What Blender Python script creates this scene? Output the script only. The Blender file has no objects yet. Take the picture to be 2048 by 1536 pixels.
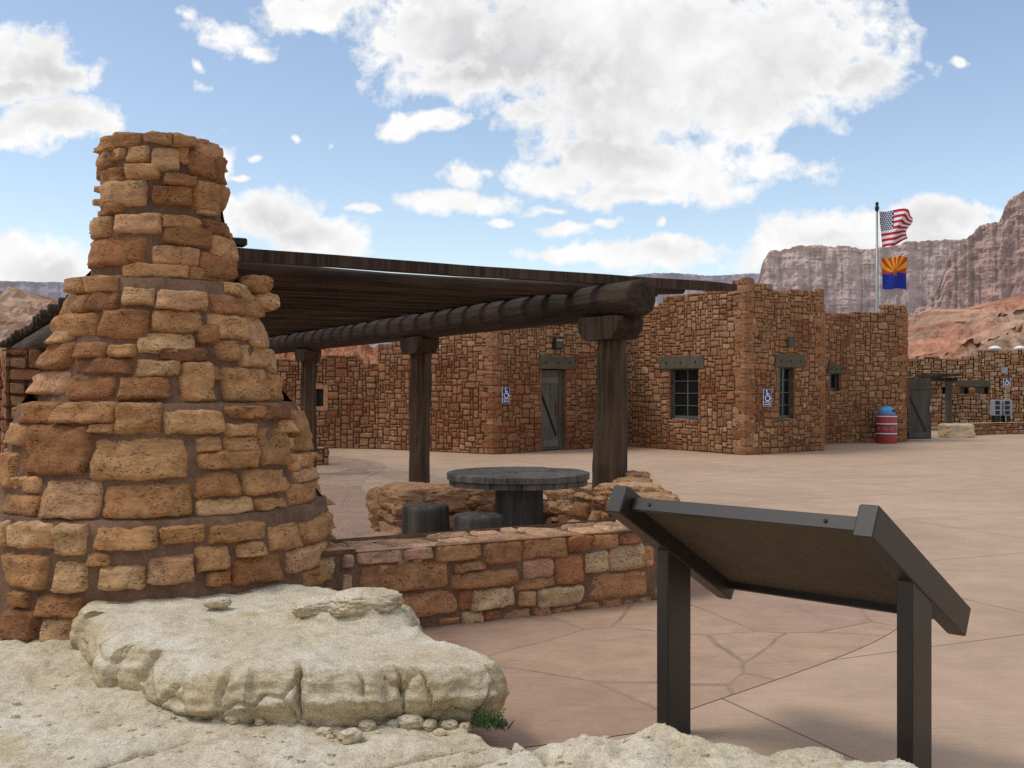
import bpy, math, random
import numpy as np
from mathutils import Vector, Matrix, noise as N
R = math.radians
C = bpy.context.scene.collection
random.seed(7)
EYE = 1.7

# ------------------------------------------------------------------ helpers
def lin(c):
    return tuple(((x/255)/12.92 if x/255 <= .04045 else ((x/255+.055)/1.055)**2.4) for x in c)

def tag(o, label=None, cat=None, group=None, kind=None):
    if label: o['label'] = label
    if cat: o['category'] = cat
    if group: o['group'] = group
    if kind: o['kind'] = kind
    return o

def empty(name, loc, label=None, cat=None, group=None):
    o = bpy.data.objects.new(name, None); C.objects.link(o)
    o.location = loc; o.empty_display_size = .2
    return tag(o, label, cat, group)

class MB:
    def __init__(s): s.v = []; s.f = []; s.c = []; s.m = []
    def face(s, idx, col=(1,1,1), m=0):
        s.f.append(tuple(idx)); s.c.append(col); s.m.append(m)
    def quad(s, a, b, c, d, col=(1,1,1), m=0):
        n = len(s.v); s.v += [Vector(a), Vector(b), Vector(c), Vector(d)]; s.face((n,n+1,n+2,n+3), col, m)
    def grid(s, pts, nx, ny, col=(1,1,1), m=0, colf=None):
        n = len(s.v); s.v += pts
        for j in range(ny-1):
            for i in range(nx-1):
                a = n+j*nx+i
                s.face((a,a+1,a+1+nx,a+nx), colf(i,j) if colf else col, m)
    def box(s, c, d, rz=0, col=(1,1,1), m=0, bev=0.0, tilt=None):
        c = Vector(c); hx,hy,hz = d[0]/2,d[1]/2,d[2]/2
        M = Matrix.Rotation(rz,3,'Z') if tilt is None else tilt
        b = min(bev, hx*.6, hy*.6, hz*.6)
        n = len(s.v)
        if b <= 0:
            for x,y,z in ((-1,-1,-1),(1,-1,-1),(1,1,-1),(-1,1,-1),(-1,-1,1),(1,-1,1),(1,1,1),(-1,1,1)):
                s.v.append(c+M@Vector((x*hx,y*hy,z*hz)))
            for q in ((0,3,2,1),(4,5,6,7),(0,1,5,4),(1,2,6,5),(2,3,7,6),(3,0,4,7)): s.face([n+i for i in q],col,m)
            return
        rings = []
        def ring(ix,iy,z):
            st = len(s.v)
            X=hx-ix; Y=hy-iy
            cut=b
            for x,y in ((-X+cut,-Y),(X-cut,-Y),(X,-Y+cut),(X,Y-cut),(X-cut,Y),(-X+cut,Y),(-X,Y-cut),(-X,-Y+cut)):
                s.v.append(c+M@Vector((x,y,z)))
            return st
        rr=[ring(b,b,-hz),ring(0,0,-hz+b),ring(0,0,hz-b),ring(b,b,hz)]
        for a,bb in zip(rr,rr[1:]):
            for i in range(8): j=(i+1)%8; s.face((a+i,a+j,bb+j,bb+i),col,m)
        s.face([rr[0]+i for i in range(7,-1,-1)],col,m); s.face([rr[3]+i for i in range(8)],col,m)
    def lathe(s, prof, c=(0,0,0), n=24, col=(1,1,1), m=0, close=True):
        c=Vector(c); st=len(s.v)
        for r,z in prof:
            for i in range(n):
                a=2*math.pi*i/n; s.v.append(c+Vector((r*math.cos(a),r*math.sin(a),z)))
        for k in range(len(prof)-1):
            for i in range(n):
                j=(i+1)%n; s.face((st+k*n+i,st+k*n+j,st+(k+1)*n+j,st+(k+1)*n+i),col,m)
        if close:
            s.face([st+i for i in range(n-1,-1,-1)],col,m)
            e=st+(len(prof)-1)*n; s.face([e+i for i in range(n)],col,m)
    def build(s, name, mats, parent=None, origin=None, smooth=False, auto=None):
        if not isinstance(mats,(list,tuple)): mats=[mats]
        if parent is not None: off = parent_loc(parent)
        elif origin is not None: off = Vector(origin)
        else:
            xs=[p.x for p in s.v]; ys=[p.y for p in s.v]; zs=[p.z for p in s.v]
            off = Vector(((min(xs)+max(xs))/2,(min(ys)+max(ys))/2,min(zs)))
        me = bpy.data.meshes.new(name)
        me.from_pydata([tuple(p-off) for p in s.v],[],s.f)
        at = me.color_attributes.new('Col','FLOAT_COLOR','CORNER')
        buf=[]
        for f,c in zip(s.f,s.c):
            buf += [c[0],c[1],c[2],1.0]*len(f)
        at.data.foreach_set('color',buf)
        for m in mats: me.materials.append(m)
        me.polygons.foreach_set('material_index',s.m)
        if smooth: me.polygons.foreach_set('use_smooth',[True]*len(s.f))
        me.update()
        o = bpy.data.objects.new(name,me); C.objects.link(o)
        if parent is not None:
            o.parent = parent
        else: o.location = off
        return o
def parent_loc(p):
    l = Vector(p.location)
    while p.parent: p = p.parent; l += Vector(p.location)
    return l

def fbm(p, o=4, H=.9): return N.fractal(Vector(p), H, 2.0, o)

# ------------------------------------------------------------------ materials
def newmat(name):
    m = bpy.data.materials.new(name); m.use_nodes = True
    nt = m.node_tree; return m, nt, nt.nodes, nt.links, nt.nodes['Principled BSDF']
def mathn(nt, op, a, b=None, clamp=False):
    n = nt.nodes.new('ShaderNodeMath'); n.operation = op; n.use_clamp = clamp
    for i,x in enumerate((a,b)):
        if x is None: continue
        if isinstance(x,(int,float)): n.inputs[i].default_value = x
        else: nt.links.new(x, n.inputs[i])
    return n.outputs[0]
def mixc(nt, fac, a, b, mode='MIX'):
    n = nt.nodes.new('ShaderNodeMix'); n.data_type='RGBA'; n.blend_type = mode
    for i,x in ((0,fac),(6,a),(7,b)):
        if isinstance(x,(int,float)): n.inputs[i].default_value = x
        elif isinstance(x,tuple): n.inputs[i].default_value = (*x[:3],1)
        else: nt.links.new(x, n.inputs[i])
    return n.outputs[2]
def noisen(nt, vec, scale, detail=4, rough=.55, dist=0):
    n = nt.nodes.new('ShaderNodeTexNoise'); n.inputs['Scale'].default_value=scale
    n.inputs['Detail'].default_value=detail; n.inputs['Roughness'].default_value=rough; n.inputs['Distortion'].default_value=dist
    if vec is not None: nt.links.new(vec, n.inputs['Vector'])
    return n.outputs['Fac']
def ramp(nt, fac, stops):
    n = nt.nodes.new('ShaderNodeValToRGB'); nt.links.new(fac, n.inputs[0])
    el = n.color_ramp.elements
    while len(el) < len(stops): el.new(.5)
    for e,(p,c) in zip(el, stops):
        e.position = p; e.color = (c,c,c,1) if isinstance(c,(int,float)) else (*c[:3],1)
    return n.outputs[0]
def mapr(nt, v, a, b, c=0, d=1):
    n = nt.nodes.new('ShaderNodeMapRange'); nt.links.new(v, n.inputs[0])
    for i,x in enumerate((a,b,c,d)): n.inputs[i+1].default_value = x
    return n.outputs[0]
def objco(nt, scale=(1,1,1), rot=(0,0,0), kind='Object'):
    t = nt.nodes.new('ShaderNodeTexCoord'); mp = nt.nodes.new('ShaderNodeMapping')
    mp.inputs['Scale'].default_value = scale; mp.inputs['Rotation'].default_value = rot
    nt.links.new(t.outputs[kind], mp.inputs[0]); return mp.outputs[0]
def worldco(nt, scale=(1,1,1), rot=(0,0,0)):
    t = nt.nodes.new('ShaderNodeNewGeometry'); mp = nt.nodes.new('ShaderNodeMapping')
    mp.inputs['Scale'].default_value = scale; mp.inputs['Rotation'].default_value = rot
    nt.links.new(t.outputs['Position'], mp.inputs[0]); return mp.outputs[0]
def bump(nt, h, strength, dist, bsdf, prev=None):
    n = nt.nodes.new('ShaderNodeBump'); n.inputs['Strength'].default_value=strength; n.inputs['Distance'].default_value=dist
    nt.links.new(h, n.inputs['Height'])
    if prev is not None: nt.links.new(prev, n.inputs['Normal'])
    nt.links.new(n.outputs[0], bsdf.inputs['Normal']); return n.outputs[0]

def stone_mat(name, fine=22, pits=True, bd=.014, mott=.62):
    m,nt,nd,lk,b = newmat(name)
    a = nd.new('ShaderNodeVertexColor'); a.layer_name='Col'
    w = worldco(nt); ws = worldco(nt,(1,1,2.6))
    n1 = noisen(nt, ws, fine*.28, 5, .6); n2 = noisen(nt, ws, fine*1.3, 6, .7); n3 = noisen(nt, w, fine*3.2, 3, .6)
    f = mathn(nt,'ADD', mapr(nt,n1,.3,.7,-mott*.5,mott*.5), mapr(nt,n2,.3,.7,-mott*.42,mott*.42))
    f = mathn(nt,'ADD', f, 1.0)
    col = mixc(nt, 1.0, a.outputs[0], f, 'MULTIPLY')
    rust = ramp(nt, noisen(nt, w, fine*.22, 5, .7, .6), [(.52,0),(.68,1)])
    col = mixc(nt, mathn(nt,'MULTIPLY',rust,.42), col, mixc(nt,1.0,col,(.80,.42,.24),'MULTIPLY'))
    h = mathn(nt,'ADD', mathn(nt,'MULTIPLY',n2,.7), mathn(nt,'MULTIPLY',n3,.4))
    if pits:
        p = ramp(nt, noisen(nt, ws, fine*1.9, 4, .65), [(.33,1),(.43,0)])
        pm = ramp(nt, noisen(nt, w, fine*.35, 3, .6), [(.42,0),(.6,1)])
        pm = mathn(nt,'MULTIPLY',p,pm)
        col = mixc(nt, mathn(nt,'MULTIPLY',pm,.75), col, mixc(nt,1.0,col,(.20,.15,.12),'MULTIPLY'))
        h = mathn(nt,'SUBTRACT', h, mathn(nt,'MULTIPLY',pm,.8))
    lk.new(col, b.inputs['Base Color']); b.inputs['Roughness'].default_value=.92; b.inputs['Specular IOR Level'].default_value=.15
    bump(nt, h, .85, bd, b); return m
def mortar_mat(name, col, scale=40):
    m,nt,nd,lk,b = newmat(name); w = worldco(nt)
    n = noisen(nt, w, scale*.12, 5, .65); n2=noisen(nt,w,scale,5,.75)
    f = mathn(nt,'ADD', mapr(nt,n,.3,.7,.6,1.3), mapr(nt,n2,.3,.7,-.25,.25))
    lk.new(mixc(nt,1.0,col,f,'MULTIPLY'), b.inputs['Base Color']); b.inputs['Roughness'].default_value=.95
    b.inputs['Specular IOR Level'].default_value=.1
    bump(nt, n2, .8, .01, b); return m
def wood_mat(name, dark, light, scale=6, rough=.8, spec=.25):
    m,nt,nd,lk,b = newmat(name)
    v = objco(nt,(scale*3,scale*3,scale*.16)); v2=objco(nt,(scale*9,scale*9,scale*.25))
    n = noisen(nt, v, 1.0, 6, .65, .4); n2=noisen(nt, v2, 1.0, 4, .6)
    big = noisen(nt, objco(nt,(2,2,.8)),1.0,3)
    f = mathn(nt,'ADD', mathn(nt,'MULTIPLY',n,.55), mathn(nt,'ADD',mathn(nt,'MULTIPLY',n2,.25),mathn(nt,'MULTIPLY',big,.3)))
    col = ramp(nt, f, [(.36,tuple(x*.35 for x in dark)),(.48,dark),(.72,light)])
    info = nd.new('ShaderNodeObjectInfo')
    col = mixc(nt,1.0,col,mapr(nt,info.outputs['Random'],0,1,.75,1.25),'MULTIPLY')
    lk.new(col,b.inputs['Base Color']); b.inputs['Roughness'].default_value=rough; b.inputs['Specular IOR Level'].default_value=spec
    h = mathn(nt,'ADD',n,mathn(nt,'MULTIPLY',n2,.5))
    bump(nt,h,.7,.012,b); return m
def plain_mat(name, col, rough=.6, var=.15, scale=12, spec=.4, metal=0, bd=.001):
    m,nt,nd,lk,b = newmat(name); v=worldco(nt)
    n=noisen(nt,v,scale,5,.65); n2=noisen(nt,v,scale*9,3,.6)
    f=mathn(nt,'ADD',mapr(nt,n,.3,.7,1-var,1+var),mapr(nt,n2,.3,.7,-var*.5,var*.5))
    lk.new(mixc(nt,1.0,col,f,'MULTIPLY'),b.inputs['Base Color'])
    b.inputs['Roughness'].default_value=rough; b.inputs['Specular IOR Level'].default_value=spec; b.inputs['Metallic'].default_value=metal
    bump(nt,n2,.3,bd,b); return m

M = {}
M['stone'] = stone_mat('rubble_stone')
M['bstone'] = stone_mat('building_stone', fine=9, pits=True, bd=.02, mott=.45)
M['mortar'] = mortar_mat('mortar', (.185,.108,.068))
M['bmortar'] = mortar_mat('building_mortar', (.19,.10,.056), 20)
M['wood'] = wood_mat('dark_timber', (.026,.016,.0105), (.098,.062,.040))
M['postwood'] = wood_mat('post_timber', (.036,.021,.013), (.135,.080,.046), scale=5)
M['tablewood'] = wood_mat('table_timber', (.048,.042,.036), (.15,.132,.112), scale=5)
M['greywood'] = wood_mat('grey_door_timber', (.12,.108,.088), (.19,.172,.14), scale=4)
M['gatewood'] = wood_mat('gate_timber', (.07,.062,.05), (.115,.10,.08), scale=4)
M['lintel'] = plain_mat('lintel_timber', (.10,.087,.060), .85, .25, 5, .2)
M['bolt'] = plain_mat('bolt_iron', (.015,.014,.013), .6)
M['bronze'] = plain_mat('bronze_paint', (.019,.0135,.010), .45, .12, 30, .5, 0, .0008)
M['panelback'] = plain_mat('panel_back', (.085,.062,.038), .7, .16, 9, .3, 0, .001)
M['glass'] = plain_mat('window_glass', (.012,.012,.012), .12, .2, 2, .5)
M['frame'] = plain_mat('window_frame_paint', (.085,.12,.12), .6, .15, 10)
M['blue'] = plain_mat('sign_blue', (.018,.022,.17), .5, .08, 10)
M['white'] = plain_mat('sign_white', (.75,.76,.78), .5, .05, 10)
M['red'] = plain_mat('bin_red', (.34,.045,.045), .5, .15, 8)
M['binblue'] = plain_mat('bin_dome_blue', (.07,.25,.48), .45, .12, 8)
M['palegrey'] = plain_mat('pale_grey_metal', (.30,.32,.35), .5, .12, 8)
M['black'] = plain_mat('black_paint', (.012,.012,.013), .5)
M['steel'] = plain_mat('pole_metal', (.33,.33,.30), .4, .1, 6, .5, .3)
M['fr'] = plain_mat('flag_red', (.50,.025,.045), .8, .1, 6, .1); M['fw']=plain_mat('flag_white',(.8,.8,.8),.8,.05,6,.1)
M['fb'] = plain_mat('flag_blue',(.03,.055,.20),.8,.1,6,.1); M['ar']=plain_mat('arizona_red',(.55,.07,.03),.8,.1,6,.1)
M['ay'] = plain_mat('arizona_yellow',(.80,.42,.03),.8,.1,6,.1); M['ab']=plain_mat('arizona_blue',(.025,.04,.30),.8,.1,6,.1)
M['copper']=plain_mat('copper_star',(.35,.12,.03),.8,.1,6,.1)
M['doorred']=plain_mat('red_frame',(.20,.05,.03),.7)
M['leaf']=plain_mat('weed_leaf',(.055,.11,.03),.7,.3,60,.2)
M['scrub']=plain_mat('scrub_leaf',(.10,.10,.05),.9,.35,3,.1)
for k in ('fr','fw','fb','ar','ay','ab','leaf'): pass

def rock_mat():
    m,nt,nd,lk,b=newmat('pale_limestone')
    w=worldco(nt); ws=worldco(nt,(1,1,3.0))
    big=noisen(nt,w,1.8,5,.6,.4); mid=noisen(nt,ws,9,6,.68); fine=noisen(nt,w,70,5,.7); grit=noisen(nt,w,230,2,.6)
    col=ramp(nt,big,[(.30,(.72,.595,.40)),(.5,(.81,.71,.53)),(.70,(.88,.81,.66))])
    col=mixc(nt,ramp(nt,mid,[(.36,.6),(.50,0)]),col,(.53,.41,.25))
    speck=ramp(nt,noisen(nt,w,120,3,.65),[(.30,1),(.40,0)])
    col=mixc(nt,mathn(nt,'MULTIPLY',speck,.5),col,(.40,.32,.22))
    dust=ramp(nt,noisen(nt,w,5.5,6,.72,.8),[(.50,0),(.66,.55)])
    col=mixc(nt,dust,col,(.70,.585,.42))
    f=mathn(nt,'ADD',mapr(nt,fine,.3,.7,.74,1.16),mapr(nt,grit,.35,.65,-.09,.09))
    col=mixc(nt,1.0,col,f,'MULTIPLY')
    # shade painted into the colour: steep flanks darker than the tops
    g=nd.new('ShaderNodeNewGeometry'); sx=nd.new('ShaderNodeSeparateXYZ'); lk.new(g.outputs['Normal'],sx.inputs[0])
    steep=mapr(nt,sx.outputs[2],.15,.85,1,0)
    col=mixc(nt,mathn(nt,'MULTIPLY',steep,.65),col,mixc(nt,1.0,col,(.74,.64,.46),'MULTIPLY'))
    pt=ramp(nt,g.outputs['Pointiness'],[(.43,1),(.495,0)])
    col=mixc(nt,mathn(nt,'MULTIPLY',pt,.45),col,mixc(nt,1.0,col,(.45,.36,.25),'MULTIPLY'))  # crevice shade painted in: creases darkened in the colour
    lich=mathn(nt,'MULTIPLY',ramp(nt,noisen(nt,w,3.2,4,.7,.5),[(.55,0),(.68,1)]),ramp(nt,noisen(nt,w,26,4,.7),[(.40,0),(.60,1)]))
    col=mixc(nt,mathn(nt,'MULTIPLY',lich,.6),col,(.50,.37,.16))
    lk.new(col,b.inputs['Base Color']); b.inputs['Roughness'].default_value=.95; b.inputs['Specular IOR Level'].default_value=.1
    h=mathn(nt,'ADD',mathn(nt,'MULTIPLY',mid,1.3),mathn(nt,'ADD',mathn(nt,'MULTIPLY',fine,.55),mathn(nt,'MULTIPLY',grit,.16)))
    bump(nt,h,1.0,.022,b); return m
M['rock']=rock_mat()

def concrete_mat():
    m,nt,nd,lk,b=newmat('plaza_concrete')
    w=worldco(nt); big=noisen(nt,w,.22,5,.6,.5); mid=noisen(nt,w,2.2,6,.65); fine=noisen(nt,w,90,3,.6)
    broom=noisen(nt,worldco(nt,(1.6,45,1),(0,0,R(-14))),1.0,3,.65); spk=ramp(nt,noisen(nt,w,55,2,.6),[(.27,1),(.34,0)])
    col=ramp(nt,big,[(.3,(.45,.305,.205)),(.5,(.50,.345,.235)),(.7,(.54,.38,.265))])
    f=mathn(nt,'ADD',mapr(nt,mid,.3,.7,.88,1.10),mathn(nt,'ADD',mapr(nt,fine,.3,.7,-.09,.09),mapr(nt,broom,.3,.7,-.06,.06)))
    f=mathn(nt,'SUBTRACT',f,mathn(nt,'MULTIPLY',spk,.22))
    stain=ramp(nt,noisen(nt,worldco(nt,(.5,1.4,1)),.5,6,.74,1.0),[(.46,1.0),(.74,.86)])
    col=mixc(nt,1.0,mixc(nt,1.0,col,f,'MULTIPLY'),stain,'MULTIPLY')
    br=nd.new('ShaderNodeTexBrick'); br.offset=.0
    lk.new(worldco(nt,(1,1,1),(0,0,R(-24))),br.inputs['Vector'])
    br.inputs['Scale'].default_value=1.0; br.inputs['Brick Width'].default_value=3.4; br.inputs['Row Height'].default_value=2.6
    br.inputs['Mortar Size'].default_value=.008; br.inputs['Mortar Smooth'].default_value=.2
    j=br.outputs['Fac']
    col=mixc(nt,mathn(nt,'MULTIPLY',j,.7),col,(.13,.07,.05))
    lk.new(col,b.inputs['Base Color']); b.inputs['Roughness'].default_value=.85; b.inputs['Specular IOR Level'].default_value=.2
    bump(nt,mathn(nt,'SUBTRACT',mathn(nt,'ADD',mathn(nt,'MULTIPLY',broom,.4),mathn(nt,'MULTIPLY',fine,.2)),mathn(nt,'MULTIPLY',j,1.0)),.5,.006,b); return m
M['concrete']=concrete_mat()
def flag_mat():
    m,nt,nd,lk,b=newmat('flagstone')
    w=worldco(nt); 
    wob=nd.new('ShaderNodeTexNoise'); wob.inputs['Scale'].default_value=1.6; wob.inputs['Detail'].default_value=4; lk.new(w,wob.inputs['Vector'])
    vm=nd.new('ShaderNodeVectorMath'); vm.operation='MULTIPLY_ADD'; lk.new(wob.outputs['Color'],vm.inputs[0]); vm.inputs[1].default_value=(.10,.10,0); lk.new(worldco(nt,(.75,.62,0),(0,0,R(20))),vm.inputs[2])
    v=nd.new('ShaderNodeTexVoronoi'); v.feature='DISTANCE_TO_EDGE'; v.inputs['Scale'].default_value=1.0; v.inputs['Randomness'].default_value=.95; lk.new(vm.outputs[0],v.inputs['Vector'])
    v2=nd.new('ShaderNodeTexVoronoi'); v2.feature='F1'; v2.inputs['Scale'].default_value=1.0; v2.inputs['Randomness'].default_value=.95; lk.new(vm.outputs[0],v2.inputs['Vector'])
    sep=nd.new('ShaderNodeSeparateColor'); lk.new(v2.outputs['Color'],sep.inputs[0])
    col=ramp(nt,sep.outputs[0],[(.0,(.38,.24,.168)),(.35,(.46,.30,.195)),(.65,(.40,.252,.18)),(1.0,(.48,.325,.21))])
    mid=noisen(nt,w,3,6,.68,.5); fine=noisen(nt,w,60,4,.65); st=noisen(nt,worldco(nt,(4,26,1),(0,0,R(12))),1.0,4,.6)
    f=mathn(nt,'ADD',mapr(nt,mid,.3,.7,.80,1.16),mathn(nt,'ADD',mapr(nt,fine,.3,.7,-.06,.06),mapr(nt,st,.3,.7,-.07,.07)))
    col=mixc(nt,1.0,col,f,'MULTIPLY')
    patch=ramp(nt,noisen(nt,w,1.1,4,.6),[(.5,0),(.65,.6)])
    col=mixc(nt,patch,col,(.44,.285,.19))
    j=mapr(nt,mathn(nt,'ADD',v.outputs['Distance'],mapr(nt,fine,.3,.7,-.003,.003)),.003,.008,1,0)
    jb=ramp(nt,noisen(nt,w,2.5,3,.6),[(.38,.25),(.62,.8)])
    col=mixc(nt,mathn(nt,'MULTIPLY',j,jb),col,(.22,.165,.13))
    lk.new(col,b.inputs['Base Color']); b.inputs['Roughness'].default_value=.8; b.inputs['Specular IOR Level'].default_value=.25
    bump(nt,mathn(nt,'SUBTRACT',mathn(nt,'ADD',mathn(nt,'MULTIPLY',mid,.5),mathn(nt,'MULTIPLY',fine,.25)),j),.55,.008,b); return m
M['flagstone']=flag_mat()
def cliff_mat(name, sc, haze, bd, hz=.0, air=0.0):
    m,nt,nd,lk,b=newmat(name)
    a=nd.new('ShaderNodeVertexColor'); a.layer_name='Col'
    w=worldco(nt,(sc,sc,sc)); st=worldco(nt,(sc*.12,sc*.12,sc*1.6)); vt=worldco(nt,(sc*1.3,sc*1.3,sc*.12))
    n=noisen(nt,w,1.0,8,.65); s=noisen(nt,st,1.0,5,.6); v=noisen(nt,vt,1.0,5,.65)
    f=mathn(nt,'ADD',mapr(nt,n,.3,.7,.72,1.25),mathn(nt,'ADD',mapr(nt,s,.3,.7,-.22,.22),mapr(nt,v,.3,.7,-.18,.18)))
    col=mixc(nt,1.0,a.outputs[0],f,'MULTIPLY')
    if hz>0: col=mixc(nt,hz,col,haze)  # aerial haze painted into the rock colour
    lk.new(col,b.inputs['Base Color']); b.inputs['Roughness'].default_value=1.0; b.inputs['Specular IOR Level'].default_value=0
    b.inputs['Emission Color'].default_value=(.31,.315,.345,1); b.inputs['Emission Strength'].default_value=air  # faint glow on the rock stands in for haze in the air
    bump(nt,mathn(nt,'ADD',n,mathn(nt,'ADD',s,mathn(nt,'MULTIPLY',v,.7))),.7,bd,b); return m

# ------------------------------------------------------------------ masonry
def pal(cols, var=.15):
    c = random.choice(cols); k = 1+random.uniform(-var,var)
    if cols is BUILD: c=mix(c,(.385,.207,.113),.48)
    if cols is BUILD: k*=.80
    return tuple(max(.01,x*k) for x in c)
BUILD = [(.45,.245,.12)]*6+[(.40,.205,.095)]*5+[(.36,.155,.07)]*4+[(.50,.30,.16)]*4+[(.53,.37,.235)]*1+[(.32,.13,.06)]*2+[(.45,.265,.15)]*4
CHIM = [(.46,.25,.112)]*5+[(.39,.20,.086)]*5+[(.31,.145,.062)]*4+[(.51,.31,.155)]*4+[(.48,.27,.145)]*2+[(.23,.105,.05)]*1
WALLP = [(.44,.24,.12)]*4+[(.38,.19,.09)]*4+[(.33,.145,.07)]*3+[(.52,.35,.20)]*3+[(.46,.26,.17)]*2

def stone_hi(mb, fn, cs, D, col, rnd, rough, back, cut=1.0):
    """one rough faced stone laid into the surface fn; cs = its four corners (s,t)"""
    ctr=sum(cs,Vector())/4; wS=abs(cs[1].x-cs[0].x); hS=abs(cs[3].y-cs[0].y)
    amt=rnd.uniform(.08,.26) if rnd.random()<.4 else rnd.uniform(.0,.08)
    def cj(): return rnd.random()**2*amt
    cs=[Vector((q.x+(ctr.x-q.x)*cj()*cut,q.y+(ctr.y-q.y)*cj()*1.1*cut,0)) for q in cs]
    nx=max(8,min(26,int(wS/.028))); ny=max(7,min(18,int(hS/.026)))
    rr=rnd.uniform(.03,.16); sd=rnd.uniform(0,100); tilt=(rnd.uniform(-.3,.3),rnd.uniform(-.4,.3))
    strat=rnd.uniform(.2,1.0)
    pts=[]
    def pt(a,b,dz):
        ar=a*math.sqrt(max(0,1-rr*b*b)); br=b*math.sqrt(max(0,1-rr*a*a))
        u=(ar+1)/2; v=(br+1)/2
        q=cs[0].lerp(cs[1],u).lerp(cs[3].lerp(cs[2],u),v)
        e=max(abs(a),abs(b))
        ed=1-max(0,(e-.80)/.20)**2.2
        P=fn(q.x,q.y,0)
        nz=fbm((P.x*5+sd,P.y*5,P.z*7+sd),4)*1.0
        lay=N.noise(Vector((P.x*2+sd,P.y*2,P.z*30+sd)))*.5*strat
        pit=min(0,N.noise(Vector((P.x*15,P.y*15,P.z*19+sd)))+.15)*1.1
        d=-.02+(D+.02)*ed*(1+a*tilt[0]+b*tilt[1])+D*.26*(N.cell(Vector((P.x*6+sd+nz*.6,P.y*6+nz*.5,P.z*8+nz*.8)))-.5)*ed+rough*(nz+lay+pit)*(.35+.65*ed)+dz
        jx=fbm((P.x*11,P.y*11+sd,P.z*11),3)*rough*.5*(1 if e>.6 else .3)
        jy=fbm((P.x*11+sd,P.y*11,P.z*11+5),3)*rough*.5*(1 if e>.6 else .3)
        return fn(q.x+jx,q.y+jy,d)
    def sp(i,n):  # denser near the rims
        x=-1+2*i/(n-1); return math.copysign(abs(x)**.75,x)
    for jy in range(ny):
        for ix in range(nx): pts.append(pt(sp(ix,nx),sp(jy,ny),0))
    n=len(mb.v)
    mb.grid(pts,nx,ny,col,0)
    # skirt into the mortar
    border=[i for i in range(nx)]+[nx*k+nx-1 for k in range(1,ny)]+[nx*(ny-1)+i for i in range(nx-2,-1,-1)]+[nx*k for k in range(ny-2,0,-1)]
    b0=len(mb.v)
    for bi in border:
        k=bi; ix=k%nx; jy=k//nx
        mb.v.append(pt(sp(ix,nx),sp(jy,ny),-min(back,.12)))
    L=len(border)
    for k in range(L):
        kk=(k+1)%L; mb.face((b0+k,b0+kk,n+border[kk],n+border[k]),col,0)

def mix(a,b,t): t=max(0,min(1,t)); return tuple(x+(y-x)*t for x,y in zip(a,b))
def cells(W,H,us,ut,wr,hr,ok,rnd):
    nx=max(1,round(W/us)); nt_=max(1,round(H/ut)); us=W/nx; ut=H/nt_
    occ=[[not ok((i+.5)*us,(j+.5)*ut) for i in range(nx)] for j in range(nt_)]
    out=[]
    for j in range(nt_):
        for i in range(nx):
            if occ[j][i]: continue
            w=rnd.choice(wr); h=rnd.choice(hr)
            ww=0
            while ww<w and i+ww<nx and not occ[j][i+ww]: ww+=1
            hh=1
            while hh<h and j+hh<nt_ and all(not occ[j+hh][i+k] for k in range(ww)): hh+=1
            for jj in range(j,j+hh):
                for k in range(ww): occ[jj][i+k]=True
            out.append((i*us,(i+ww)*us,j*ut,(j+hh)*ut))
    return out

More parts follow.
